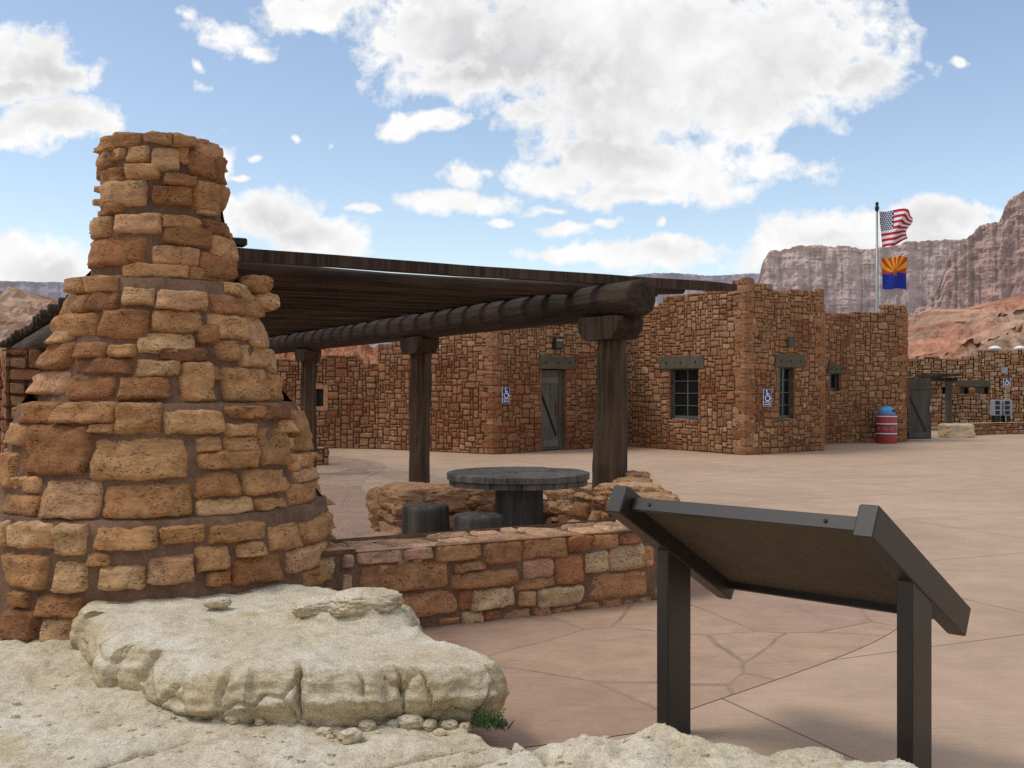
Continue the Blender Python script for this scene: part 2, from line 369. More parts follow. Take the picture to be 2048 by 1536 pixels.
def masonry(mb, fn, W, H, us=.11, ut=.09, wr=(1,2,2,3,3,4), hr=(1,2,2,2,3), joint=.012, depth=(.015,.05), back=.25,
            openings=(), top=None, palette=BUILD, wob=.02, hi=False, seed=0, sn=(12,8), rough=.02, mortar_d=-.006, tint=False):
    rnd = random.Random(seed)
    def ok(s,t):
        if top and t>top(s): return False
        for (a,b,c,d) in openings:
            if a<s<b and c<t<d: return False
        return True
    def wb(s,t,k):
        return Vector((N.noise(Vector((s*2.3+k*17.3+seed*3.1,t*2.9,1.7))),N.noise(Vector((s*2.1,t*2.7+seed*5.7+k*9.1,7.7))),0))*wob*2
    for (a,b,c,d) in openings:
        e=.018; q=[(a-e,c-e),(b+e,c-e),(b+e,d+e),(a-e,d+e)]
        for k_ in range(4):
            p0_,p1_=q[k_],q[(k_+1)%4]
            mb.quad(fn(*p0_,-.012),fn(*p1_,-.012),fn(*p1_,-back-.02),fn(*p0_,-back-.02),(1,1,1),1)
    for (s0,s1,t0,t1) in cells(W,H,us,ut,wr,hr,ok,rnd):
        for (a,b,c,d) in openings:      # trim stones against an opening
            if s0<b and s1>a and t0<d and t1>c:
                opts=[(b-s0,'s0',b),(s1-a,'s1',a),(d-t0,'t0',d),(t1-c,'t1',c)]
                o=min(opts)
                if o[1]=='s0': s0=o[2]
                elif o[1]=='s1': s1=o[2]
                elif o[1]=='t0': t0=o[2]
                else: t1=o[2]
        if s1-s0<.02 or t1-t0<.02: continue
        random.seed(rnd.random())
        col=pal(palette)
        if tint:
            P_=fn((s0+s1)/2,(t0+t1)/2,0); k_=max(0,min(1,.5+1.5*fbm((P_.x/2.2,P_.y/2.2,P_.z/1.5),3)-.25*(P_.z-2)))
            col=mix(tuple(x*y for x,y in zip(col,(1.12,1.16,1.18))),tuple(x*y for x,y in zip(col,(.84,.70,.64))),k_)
        D=rnd.uniform(*depth)
        cs=[Vector((s,t,0))+wb(s,t,0) for s,t in ((s0,t0),(s1,t0),(s1,t1),(s0,t1))]
        for q in cs: q.z=0
        # mortar bed behind and around the stone
        ex=wob*1.3
        ns=max(1,math.ceil((s1-s0+2*ex)/.10)) if hi else 1; n=len(mb.v)
        for kk in range(ns+1):
            ss=s0-ex+(s1-s0+2*ex)*kk/ns
            md=mortar_d+(.006*N.noise(Vector((ss*4,t0*4,seed))) if hi else 0)
            mb.v += [fn(ss,t0-ex*.8,md),fn(ss,t1+(ex*.8 if not top else -.01),md)]
        for kk in range(ns): mb.face((n+2*kk,n+2*kk+2,n+2*kk+3,n+2*kk+1),(1,1,1),1)
        ctr=sum(cs,Vector())/4
        j=joint*rnd.uniform(.6,1.5)
        wS,hS=(s1-s0),(t1-t0)
        cs=[Vector((q.x+math.copysign(j,ctr.x-q.x),q.y+math.copysign(j,ctr.y-q.y),0)) for q in cs]
        if not hi:
            cj=min(wS,hS)*.12
            cs=[q+Vector((rnd.uniform(0,cj)*math.copysign(1,ctr.x-q.x),rnd.uniform(0,cj*.8)*math.copysign(1,ctr.y-q.y),0)) for q in cs]
            ring=[]
            for k in range(4):
                a,b=cs[k],cs[(k+1)%4]
                ring += [a.lerp(b,.10)+ (ctr-a)*.02, a.lerp(b,.5)+Vector((rnd.uniform(-.008,.008),rnd.uniform(-.008,.008),0)), a.lerp(b,.90)+(ctr-b)*.02]
            m=len(ring); n=len(mb.v)
            tx,ty=rnd.uniform(-.25,.25)*D/max(wS,.1),rnd.uniform(-.25,.25)*D/max(hS,.1)
            ins=min(.35,.03/min(wS,hS))
            def dd(q): return D+(q.x-ctr.x)*tx+(q.y-ctr.y)*ty
            mb.v += [fn(q.x,q.y,-back) for q in ring]
            mb.v += [fn(q.x,q.y,dd(q)*.45) for q in ring]
            r2=[q+(ctr-q)*ins for q in ring]
            mb.v += [fn(q.x,q.y,dd(q)*.95+rnd.uniform(-.006,.006)) for q in r2]
            r3=[q+(ctr-q)*.6 for q in ring]
            mb.v += [fn(q.x,q.y,dd(q)*1.1+rnd.uniform(-.008,.008)) for q in r3]
            mb.v.append(fn(ctr.x,ctr.y,D*1.12))
            for r in range(3):
                for k in range(m):
                    kk=(k+1)%m; a=n+r*m
                    mb.face((a+k,a+kk,a+m+kk,a+m+k),col,0)
            for k in range(m): mb.face((n+3*m+k,n+3*m+(k+1)%m,n+4*m),col,0)
        else:
            stone_hi(mb,fn,cs,D,col,rnd,rough,back,1.0)

def plane_fn(A,B,z0=0,outward=None):
    A=Vector((*A,z0)); B=Vector((*B,z0)); t=(B-A).normalized(); nrm=Vector((t.y,-t.x,0))
    return lambda s,z,d: A+t*s+Vector((0,0,z))+nrm*d
def path_fn(pts, z0=0):
    P=[Vector((x,y,0)) for x,y in pts]; L=[0]
    for a,b in zip(P,P[1:]): L.append(L[-1]+(b-a).length)
    T=[(b-a).normalized() for a,b in zip(P,P[1:])]
    def fn(s,z,d):
        s=max(0,min(L[-1],s)); k=0
        while k<len(T)-1 and s>L[k+1]: k+=1
        f=(s-L[k])/(L[k+1]-L[k]); p=P[k].lerp(P[k+1],f)
        ta=T[k-1] if k>0 else T[k]; tb=T[k+1] if k<len(T)-1 else T[k]
        t=((T[k]+ta)/2).lerp((T[k]+tb)/2,f).normalized(); nrm=Vector((t.y,-t.x,0))
        return p+nrm*d+Vector((0,0,z0+z))
    return fn,L[-1]

def boulder(mb, c, dims, rz=0, seed=0, col=(.4,.22,.11), m=0, n=18, amp=.16, p=3.0, knob=0, lay=.22):
    c=Vector(c); Mx=Matrix.Rotation(rz,3,'Z')
    for ax in range(3):
        for sg in (-1,1):
            pts=[]
            for j in range(n):
                for i in range(n):
                    u=-1+2*i/(n-1); v=-1+2*j/(n-1)
                    q=[0,0,0]; q[ax]=sg; q[(ax+1)%3]=u*sg; q[(ax+2)%3]=v
                    q=Vector(q); l=(abs(q.x)**p+abs(q.y)**p+abs(q.z)**p)**(1/p); q/=l
                    k=1+amp*fbm((q.x*1.3+seed*7.1,q.y*1.3,q.z*1.6+seed),5)+amp*lay*N.noise(Vector((q.x*2,q.y*2+seed,q.z*7)))+knob*abs(N.noise(Vector((q.x*3.2+seed,q.y*3.2,q.z*3.2))))+knob*.5*abs(N.noise(Vector((q.x*8+seed,q.y*8,q.z*8))))
                    pts.append(c+Mx@Vector((q.x*dims[0]/2*k,q.y*dims[1]/2*k,q.z*dims[2]/2*k)))
            mb.grid(pts,n,n,col,m)

# ------------------------------------------------------------------ camera, light, sky
cam=bpy.data.cameras.new('camera'); co=bpy.data.objects.new('camera',cam); C.objects.link(co)
co.location=(0,0,EYE); co.rotation_euler=(R(90),0,0); cam.sensor_width=36; cam.lens=36*2100/2048
cam.shift_y=10/2048; cam.clip_end=20000; cam.clip_start=.05
sc=bpy.context.scene; sc.camera=co
sc.cycles.use_denoising=False; sc.cycles.max_bounces=5; sc.cycles.diffuse_bounces=2; sc.cycles.glossy_bounces=2
sc.view_settings.view_transform='Standard'; sc.view_settings.look='None'; sc.view_settings.exposure=0
SUN_AZ, SUN_EL = -98, 58          # degrees from +Y towards +X, elevation
sd=Vector((math.sin(R(SUN_AZ))*math.cos(R(SUN_EL)),math.cos(R(SUN_AZ))*math.cos(R(SUN_EL)),math.sin(R(SUN_EL))))
sun=bpy.data.lights.new('sun','SUN'); sun.energy=1.5; sun.angle=R(20); sun.color=(1,.95,.87)
so=bpy.data.objects.new('sun',sun); C.objects.link(so); so.location=(0,0,50); so.rotation_euler=sd.to_track_quat('Z','Y').to_euler()

W=bpy.data.worlds.new('World'); sc.world=W; W.use_nodes=True; nt=W.node_tree; nd=nt.nodes; lk=nt.links
bg=nd['Background']; sky=nd.new('ShaderNodeTexSky'); sky.sky_type='NISHITA'; sky.sun_disc=False
sky.sun_elevation=R(SUN_EL); sky.sun_rotation=R(SUN_AZ%360); sky.altitude=1000; sky.air_density=1.0; sky.dust_density=1.2; sky.ozone_density=1.5
lk.new(mixc(nt,1.0,sky.outputs[0],(1.52,1.36,1.20),'MULTIPLY'),bg.inputs[0]); bg.inputs[1].default_value=.145
tc=nd.new('ShaderNodeTexCoord'); sx=nd.new('ShaderNodeSeparateXYZ'); lk.new(tc.outputs['Generated'],sx.inputs[0])
ay=mathn(nt,'MAXIMUM',mathn(nt,'ABSOLUTE',sx.outputs[1]),.12)
cx=nd.new('ShaderNodeCombineXYZ'); lk.new(mathn(nt,'DIVIDE',sx.outputs[0],ay),cx.inputs[0]); lk.new(mathn(nt,'DIVIDE',sx.outputs[2],ay),cx.inputs[1])
base=cx.outputs[0]
wn=nd.new('ShaderNodeTexNoise'); wn.inputs['Scale'].default_value=9; wn.inputs['Detail'].default_value=4; wn.inputs['Roughness'].default_value=.6; lk.new(base,wn.inputs['Vector'])
wv=nd.new('ShaderNodeVectorMath'); wv.operation='SUBTRACT'; lk.new(wn.outputs['Color'],wv.inputs[0]); wv.inputs[1].default_value=(.5,.5,.5)
wm=nd.new('ShaderNodeVectorMath'); wm.operation='MULTIPLY_ADD'; lk.new(wv.outputs[0],wm.inputs[0]); wm.inputs[1].default_value=(.085,.060,0); lk.new(base,wm.inputs[2])
warp=wm.outputs[0]
CL=[(880,60,170,120,1),(1050,70,240,150,1),(1300,80,300,190,1.1),(1560,110,250,150,1),(1720,150,110,75,.9),(960,150,190,70,.9),(1250,215,250,105,1),(1480,215,140,90,.9),
(1060,225,85,32,.8),(1170,300,130,55,.9),(1310,325,230,75,1),(1450,372,120,32,.8),(1110,355,95,38,.9),(1270,385,200,30,.8),(1570,340,95,30,.55),(1550,322,45,22,.7),(640,10,170,38,.9),
(845,245,75,27,.9),(920,402,140,26,.9),(925,348,50,24,.8),(980,340,30,12,.5),(1000,443,34,13,.8),(1128,457,46,20,.8),(1290,512,180,36,1),(1130,515,95,24,.9),(1390,500,70,20,.7),(1303,452,20,16,.7),(1200,440,28,9,.6),(1100,420,60,10,.5),
(712,428,28,13,.8),(450,60,80,34,.62),(500,90,50,26,.6),(370,30,36,22,.55),(400,160,22,16,.55),(400,122,22,10,.55),(575,285,13,9,.6),(660,285,10,8,.5),(524,308,14,9,.6),
(40,120,110,75,1),(20,175,110,38,1),(120,150,70,30,.8),(180,150,28,24,.5),(120,235,130,42,1),(30,265,110,42,.9),(210,245,50,28,.8),
(40,520,130,60,1),(110,540,90,50,1),(20,480,50,22,.7),(455,330,36,44,.9),(500,352,34,11,.8),(540,440,110,56,1),(470,425,70,44,.9),(620,480,110,40,1),(690,500,60,26,.8),(540,400,50,20,.5),
(1640,470,110,50,1),(1570,500,90,34,.9),(1880,435,110,42,1),(1830,455,110,50,1),(1740,450,110,36,.9),(1500,520,50,22,.7),(1970,420,60,20,.6),(1910,125,20,15,.7),(1700,520,200,40,1),(1830,500,200,40,1)]
acc=None; acc2=None
for (x,y,rx,ry,s) in CL:
    a=nd.new('ShaderNodeVectorMath'); a.operation='MULTIPLY_ADD'; lk.new(warp,a.inputs[0])
    kx,kz=2100/(rx*1.12),2100/(ry*1.15); a.inputs[1].default_value=(kx,kz,0); a.inputs[2].default_value=(-(x-1024)/2100*kx,-(778-y)/2100*kz,0)
    l=nd.new('ShaderNodeVectorMath'); l.operation='LENGTH'; lk.new(a.outputs[0],l.inputs[0])
    v=mathn(nt,'MULTIPLY',mapr(nt,l.outputs['Value'],0.0,1.25,1,0),s)
    acc=v if acc is None else mathn(nt,'MAXIMUM',acc,v)
    if rx*ry>4000: acc2=v if acc2 is None else mathn(nt,'ADD',acc2,v)
d1=noisen(nt,base,15,6,.66,.25); d2=noisen(nt,base,60,3,.65)
dens=mathn(nt,'ADD',acc,mathn(nt,'ADD',mapr(nt,d1,.3,.7,-.27,.21),mapr(nt,d2,.3,.7,-.12,.10)))
# clouds outside the part of the sky mapped above (behind and to the sides)
gen=noisen(nt,tc.outputs['Generated'],3.2,4,.6,.3)
side=mathn(nt,'MULTIPLY',mapr(nt,mathn(nt,'ABSOLUTE',mathn(nt,'DIVIDE',sx.outputs[0],ay)),.60,.95,0,1),mapr(nt,gen,.42,.62,0,1))
high=mathn(nt,'MULTIPLY',mapr(nt,mathn(nt,'DIVIDE',sx.outputs[2],ay),.46,.75,0,1),mapr(nt,gen,.40,.62,0,1))
alpha=mathn(nt,'MAXIMUM',mapr(nt,dens,.15,.45,0,1),mathn(nt,'MAXIMUM',side,high))
alpha=mathn(nt,'MULTIPLY',alpha,mapr(nt,sx.outputs[2],-.01,.01,0,1))
core=mathn(nt,'ADD',mathn(nt,'MULTIPLY',acc2,.34),mapr(nt,noisen(nt,base,5.5,4,.55,.3),.3,.7,-.36,.36))
under=mathn(nt,'MULTIPLY',mapr(nt,core,.18,.85,0,1),mapr(nt,dens,.30,.75,0,1))
shade=ramp(nt,under,[(0,(1.0,1.0,1.0)),(.5,(.80,.80,.81)),(1,(.60,.605,.62))])
puff=mapr(nt,noisen(nt,warp,24,4,.62,.3),.35,.65,.92,1.03)
shade=mixc(nt,1.0,shade,puff,'MULTIPLY')
bg2=nd.new('ShaderNodeBackground'); lk.new(shade,bg2.inputs[0]); bg2.inputs[1].default_value=1.0
mx=nd.new('ShaderNodeMixShader'); lk.new(alpha,mx.inputs[0]); lk.new(bg.outputs[0],mx.inputs[1]); lk.new(bg2.outputs[0],mx.inputs[2])
lk.new(mx.outputs[0],nd['World Output'].inputs[0])

# ------------------------------------------------------------------ setting: ground
A28=R(28.7); cu,su=math.cos(A28),math.sin(A28)
def UV(u,v,z=0): return Vector((u*cu-v*su,u*su+v*cu,z))
SA=R(28.7)

def sheet(name, pts, z, mat):
    mb=MB(); n=len(pts); mb.v=[Vector((x,y,z)) for x,y in pts]; mb.face(range(n)); o=mb.build(name,mat,origin=(0,0,0)); return tag(o,kind='structure')
desert=plain_mat('desert_soil',(.36,.17,.10),.95,.2,.05,.05)
sheet('ground',[(-6000,-200),(6000,-200),(6000,9000),(-6000,9000)],-.03,desert)
sheet('plaza',[(-25,-6),(30,-6),(30,46),(-25,46)],0,M['concrete'])
def smooth_closed(pts,per=12):
    out=[]; n=len(pts)
    for i in range(n):
        p0,p1,p2,p3=[Vector((*pts[(i+k)%n],0)) for k in (-1,0,1,2)]
        for k in range(per):
            t=k/per
            q=.5*((2*p1)+(-p0+p2)*t+(2*p0-5*p1+4*p2-p3)*t*t+(-p0+3*p1-3*p2+p3)*t**3); out.append((q.x,q.y))
    return out
fl=smooth_closed([(-1.8,4.55),(.38,5.09),(.94,5.56),(2.7,7.4),(3.7,9.6),(3.4,11.6),(1.6,13.6),(-.9,15.2),(-2.3,17.0),(-2.75,19.5),(-3.0,24),(-6,27.5),(-12,27),(-16,18),(-11,8),(-5,4.6)])
sheet('flagstone_paving',fl,.004,M['flagstone'])
# raised floor of the picnic enclosure
fp=[UV(2.2,7.0),UV(6.1,7.0),UV(6.2,10.6),UV(4.2,10.9),UV(3.2,9.6)]
mbf=MB(); mbf.v=[Vector((p.x,p.y,.12)) for p in fp]+[Vector((p.x,p.y,-.01)) for p in fp]; n=len(fp); mbf.face(range(n))
for i in range(n): mbf.face((i,(i+1)%n,(i+1)%n+n,i+n)[::-1])
tag(mbf.build('enclosure_floor',M['flagstone'],origin=(0,0,0)),kind='structure')

# ------------------------------------------------------------------ distant cliffs and hills (structure)
def interp(pts,x):
    if x<=pts[0][0]: return pts[0][1]
    for (a,b),(c,d) in zip(pts,pts[1:]):
        if x<=c: return b+(d-b)*(x-a)/(c-a)
    return pts[-1][1]
def cliff(name, tops, D, base_z, talus, step, mat, palette, amp, seed, rows=90, jag=1.0, slope=0, talf=None):
    """a cliff line standing D metres away: talus apron, vertical wall with buttresses and ledges, plateau"""
    x0,x1=tops[0][0],tops[-1][0]; nx=int((x1-x0)/step)+1
    mb=MB(); pts=[]; cols=[]
    k=D/2100
    for j in range(rows+4):
        for i in range(nx):
            px=x0+i*step; X=(px-1024)*k
            zt=EYE+(778-interp(tops,px))*k + fbm((X/(40*k)+seed,seed,0),4)*3.0*k*jag+ (N.noise(Vector((X/(9*k),seed,3)))*2.2*k*jag)
            tl=(talf(px) if talf else talus)
            zb=base_z; zc=zb+(zt-zb)*tl
            but=(fbm((X/(55*k)+seed*3,.3,seed),5)*1.1+abs(N.noise(Vector((X/(16*k),seed,1))))*.6)*amp
            if j<rows:
                t=j/(rows-1)
                if t<.35:
                    q=t/.35; z=zb+(zc-zb)*q; off=-amp*3.4*(1-q)**1.2*(1+.5*fbm((X/(30*k),q*1.5+seed,2),4))
                    off+= fbm((X/(9*k),q*5,seed),4)*amp*.25
                    off+= but*.6*q
                else:
                    q=(t-.35)/.65; z=zc+(zt-zc)*q
                    led=0
                    for L in (.18,.33,.52,.7,.86):
                        LL=L+.04*N.noise(Vector((X/(60*k),L*9,seed)))
                        led+= 1/(1+math.exp(-(q-LL)*70))
                    off=but*(1-.55*q)+led*amp*.30+q*amp*slope + fbm((X/(26*k),z/(30*k),seed),5)*amp*.30 + N.noise(Vector((X/(90*k),z/(3.2*k),seed+5)))*amp*.10
                    off+=N.noise(Vector((X/(6*k),z/(60*k),seed)))*amp*.14
            else:
                off=but*.4+amp*1.6+amp*slope+(j-rows+1)*amp*1.0; z=zt-(j-rows+1)*1.5*k
            pts.append(Vector((X*(1+max(0,off)/D),D+off,z)))
    def colf(i,j):
        t=j/rows; px=x0+i*step
        c=palette(t,px,i,j); return c
    mb.grid(pts,nx,rows+4,colf=colf)
    return tag(mb.build(name,mat,origin=(0,0,0),smooth=False),kind='structure')
def mix(a,b,t): t=max(0,min(1,t)); return tuple(x+(y-x)*t for x,y in zip(a,b))
def mesa_pal(c_lo,c_mid,c_hi,c_talus,c_cap):
    def f(t,px,i,j):
        w=.04*N.noise(Vector((px*.02,1,t*3)))
        if t<.30: return mix(c_talus,c_lo,t/.3*.6)
        if t>.985: return c_cap
        q=(t-.3)/.7+w
        c=mix(c_lo,c_mid,q*2) if q<.5 else mix(c_mid,c_hi,(q-.5)*2)
        b=N.noise(Vector((q*24,.3,px*.004))); s=N.noise(Vector((px*.06,q*3,2)))
        return tuple(x*(1+.22*b+.12*s) for x in c)
    return f
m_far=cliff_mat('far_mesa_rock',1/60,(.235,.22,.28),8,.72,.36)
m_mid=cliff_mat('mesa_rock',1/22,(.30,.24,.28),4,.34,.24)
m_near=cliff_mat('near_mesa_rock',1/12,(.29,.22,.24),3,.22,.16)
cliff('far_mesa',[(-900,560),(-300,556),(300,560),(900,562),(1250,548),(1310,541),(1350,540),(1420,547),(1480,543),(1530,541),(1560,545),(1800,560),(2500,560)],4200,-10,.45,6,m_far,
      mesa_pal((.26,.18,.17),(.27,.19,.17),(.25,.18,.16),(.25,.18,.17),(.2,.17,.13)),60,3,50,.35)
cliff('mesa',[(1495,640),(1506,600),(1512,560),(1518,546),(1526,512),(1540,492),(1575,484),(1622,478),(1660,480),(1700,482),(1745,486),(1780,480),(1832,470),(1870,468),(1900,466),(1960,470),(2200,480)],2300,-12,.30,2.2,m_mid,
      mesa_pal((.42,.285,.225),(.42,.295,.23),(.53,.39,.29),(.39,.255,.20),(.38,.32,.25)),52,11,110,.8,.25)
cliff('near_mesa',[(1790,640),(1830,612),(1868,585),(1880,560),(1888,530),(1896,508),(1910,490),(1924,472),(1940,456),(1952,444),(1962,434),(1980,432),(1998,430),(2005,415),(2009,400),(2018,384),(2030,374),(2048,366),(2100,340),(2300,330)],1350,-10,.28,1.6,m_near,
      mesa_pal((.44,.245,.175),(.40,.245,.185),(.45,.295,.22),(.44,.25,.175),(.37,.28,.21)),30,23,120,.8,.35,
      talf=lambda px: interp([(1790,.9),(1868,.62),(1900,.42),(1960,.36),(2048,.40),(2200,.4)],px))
# near talus apron of the right mesa
def hill(name, crest, D0, D1, z0, step, rows, mat, colf_, amp, seed, dipx=.35, strata=3.0, back=3, bl=.5):
    x0,x1=crest[0][0],crest[-1][0]; nx=int((x1-x0)/step)+1; mb=MB(); pts=[]; info={}
    for j in range(rows+back):
        for i in range(nx):
            px=x0+i*step; t=min(1,j/(rows-1)); D=D0+(D1-D0)*t
            if j>=rows: D=D1+(j-rows+1)*(D1-D0)*.25
            zt=EYE+(778-interp(crest,px))*D1/2100
            X=(px-1024)/2100*D1
            z=z0+(zt-z0)*t**.92
            if j>=rows: z=zt-(j-rows+1)*.3*amp
            ph=z/strata - X*dipx/strata + .8*fbm((X/(strata*9),D/(strata*9),seed),3)
            stepv=(ph-math.floor(ph)); st=(stepv**3-stepv)*strata*.75
            fade=min(1,t*4)
            z+=fade*(st*bl*max(0,min(1,.5+1.6*fbm((X/(strata*12),D/(strata*8),seed+3),3)))*2+fbm((X/(strata*1.6),D/(strata*1.6),seed),5)*amp*.8+amp*.9*(abs(N.noise(Vector((X/(strata*.55),D/(strata*.7),seed))))-.25)+amp*.5*N.cell(Vector((X/(strata*.8)+.3*z,D/(strata*.8),z/strata*1.4))))
            info[(i,j)]=stepv; pts.append(Vector((X+fbm((X/5,D/5,seed),3)*amp*.5,D+bl*1.2*stepv*strata*.5*fade,z)))
    mb.grid(pts,nx,rows+back,colf=lambda i,j: colf_(j/rows,pts[j*nx+i],info[(i,j)]))
    return tag(mb.build(name,mat,origin=(0,0,0)),kind='structure')
m_hill=cliff_mat('red_hill_rock',1/3.0,(.4,.2,.13),.9,0)
def hillcol(t,p,s):
    b=N.noise(Vector((p.x/14,p.y/14,p.z/1.6-p.x*.22))); c=mix((.44,.235,.16),(.50,.335,.235),.5+1.3*b)
    c=tuple(x*(1-.5*max(0,s-.6)/.4*max(0,min(1,.6+2*fbm((p.x/6,p.y/9,4),3)))) for x in c)  # ledge shade painted into the rock colour, darker under each step
    k=.5+N.noise(Vector((p.x/1.1,p.y/1.6,p.z/.7))); c=tuple(x*(.72+.45*k) for x in c)
    if t>.5: c=mix(c,(.50,.235,.15),min(1,(t-.5)*2.2)*max(0,.5+fbm((p.x/9,p.y/9,p.z/3),3)))
    return c
hill('red_hill',[(1780,735),(1815,700),(1830,680),(1860,668),(1890,652),(1920,632),(1945,620),(1965,612),(1990,606),(2020,601),(2048,597),(2110,575),(2300,560)],75,150,1.0,1.6,130,m_hill,hillcol,.9,5,.22,2.4,bl=.9)
hill('low_red_ridge',[(1700,690),(1780,668),(1815,662),(1830,655),(1870,652),(1905,648),(1960,640),(2100,630)],180,330,2,3,40,m_hill,lambda t,p,s:mix((.42,.19,.13),(.5,.27,.19),.5+N.noise(p/9)),2.0,9,.1,4)
m_hill2=cliff_mat('left_hill_rock',1/5.0,(.4,.2,.13),1.2,0)
hill('left_hill',[(-500,520),(-300,548),(-120,566),(0,577),(35,584),(80,594),(140,618),(200,650),(300,690),(500,740)],90,200,1.0,3,70,m_hill2,lambda t,p,s:mix((.40,.235,.155),(.50,.34,.24),.5+N.noise(Vector((p.x/12,p.y/12,p.z/2)))),1.2,15,.1,3)
hill('back_red_slope',[(480,720),(560,704),(640,694),(680,688),(720,690),(745,700),(790,705),(900,720)],48,75,1.0,2.5,50,m_hill,lambda t,p,s:mix((.36,.13,.07),(.46,.22,.13),.5+N.noise(p/2)),.9,19,.1,1.4)

# ------------------------------------------------------------------ stone chimney
CC=Vector((-2.43,7.3,0))
CHST=[(-158.4,-121.1,3.291,3.379),(-120.9,-93.6,3.303,3.387),(-90.5,-63.1,3.328,3.388),(-63.5,-38.4,3.318,3.388),(-38.7,15.4,3.275,3.388),(-158.5,-125.3,3.191,3.295),(-125.6,-111.1,3.219,3.285),(-107.2,-84.0,3.199,3.305),(-82.2,-55.1,3.145,3.301),(-54.7,-47.5,3.209,3.313),(-47.7,-10.9,3.129,3.302),(-10.6,15.3,3.119,3.316),(-153.6,-107.8,3.067,3.169),(-107.0,-72.9,3.08,3.181),(-70.9,-40.5,3.049,3.12),(-158.3,-145.2,2.945,3.065),(-144.5,-86.2,2.905,3.074),(-80.2,-44.9,2.917,3.037),(-43.7,-6.0,2.894,3.106),(-4.2,15.2,2.939,3.123),(-158.1,-108.1,2.856,2.927),(-157.9,-119.4,2.706,2.838),(-110.8,-73.1,2.718,2.838),(-71.6,-38.2,2.768,2.838),(-37.6,-18.0,2.876,2.927),(-37.8,15.1,2.754,2.838),(-157.8,-84.6,2.508,2.702),(-70.7,-29.5,2.65,2.764),(-29.4,14.8,2.589,2.753),(-79.3,-41.4,2.512,2.636),(-41.2,1.2,2.44,2.621),(-134.8,-121.9,2.328,2.418),(-121.8,-100.0,2.325,2.418),(-104.1,-51.3,2.424,2.514),(-54.5,-12.8,2.424,2.507),(-28.2,-18.5,2.344,2.418),(-18.5,13.9,2.32,2.418),(-134.3,-117.9,2.192,2.32),(-117.6,-96.1,2.192,2.328),(-95.3,-76.3,2.231,2.346),(-75.5,-44.9,2.209,2.333),(-43.5,-7.4,2.202,2.33),(-8.2,13.5,2.205,2.327),(-147.9,-107.2,2.025,2.184),(-107.0,-78.6,2.015,2.206),(-77.9,-50.0,2.066,2.201),(-46.5,-15.9,2.032,2.193),(-16.7,12.7,1.985,2.212),(-53.2,-43.6,1.991,2.114),(-156.3,-123.7,2.006,2.064),(-156.0,-118.8,1.831,2.002),(-117.8,-99.1,1.898,1.995),(-98.3,-85.0,1.902,1.976),(-84.4,-54.5,1.924,2.047),(-72.7,-49.0,1.884,1.957),(-44.0,-31.7,1.887,2.021),(-30.2,-1.9,1.85,2.0),(-3.5,12.4,1.811,1.982),(-118.0,-85.2,1.796,1.89),(-84.5,-63.2,1.784,1.878),(-52.3,-39.6,1.762,1.86),(-155.7,-118.5,1.669,1.809),(-117.0,-91.9,1.636,1.792),(-90.9,-66.8,1.636,1.772),(-63.7,-47.9,1.623,1.871),(-44.1,-11.2,1.62,1.838),(-10.9,12.1,1.616,1.805),(-134.5,-113.8,1.485,1.608),(-113.2,-88.6,1.494,1.608),(-88.1,-72.1,1.436,1.602),(-71.2,-48.6,1.426,1.567),(-47.8,-31.8,1.516,1.588),(-31.2,-9.6,1.499,1.601),(-11.7,10.7,1.276,1.555),(-143.1,-127.7,1.353,1.475),(-97.3,-88.4,1.443,1.483),(-48.2,-34.6,1.41,1.474),(-22.2,-11.8,1.419,1.491),(-124.9,-96.8,1.185,1.478),(-96.0,-62.4,1.157,1.404),(-59.7,-51.4,1.317,1.398),(-59.3,-36.2,1.211,1.307),(-49.9,-35.2,1.308,1.389),(-34.7,-17.3,1.203,1.451),(-16.4,-13.8,1.297,1.369),(-144.5,-130.2,1.086,1.308),(-130.9,-115.0,1.069,1.157),(-134.6,-112.9,0.929,1.048),(-111.5,-91.1,0.929,1.153),(-90.6,-62.3,0.93,1.129),(-60.9,-45.6,1.04,1.191),(-44.0,-21.9,1.033,1.186),(-19.3,5.6,1.165,1.256),(-61.2,-40.4,0.929,1.025),(-39.7,-25.4,0.929,1.004),(-24.0,2.0,0.929,1.072),(-18.4,10.6,1.079,1.149),(-122.1,-103.3,0.745,0.904),(-125.1,-122.6,0.751,0.899),(-102.7,-93.6,0.724,0.898),(-91.9,-73.3,0.742,0.898),(-72.1,-59.2,0.778,0.884),(-58.2,-39.1,0.766,0.875),(-38.1,-24.8,0.674,0.833),(-23.9,9.5,0.688,0.831),(-123.2,-104.7,0.514,0.72),(-103.1,-92.6,0.511,0.686),(-92.5,-87.2,0.667,0.735),(-89.5,-76.4,0.526,0.659),(-76.2,-62.5,0.542,0.712),(-62.3,-52.1,0.602,0.745),(-49.4,-40.8,0.67,0.744),(-51.4,-34.8,0.5,0.659),(-31.2,-6.2,0.518,0.66),(-3.8,9.1,0.45,0.609),(-59.3,-52.1,0.523,0.593),(-117.3,-111.1,0.414,0.496),(-107.8,-93.3,0.367,0.483),(-24.5,-12.4,0.415,0.495),(-10.6,9.2,0.402,0.472),(-11.4,8.8,0.263,0.368),(-119.2,-107.0,0.205,0.406),(-106.4,-94.1,0.218,0.351),(-119.5,-112.2,0.037,0.159),(-111.8,-107.6,0.072,0.16),(-106.4,-96.9,0.128,0.194)]
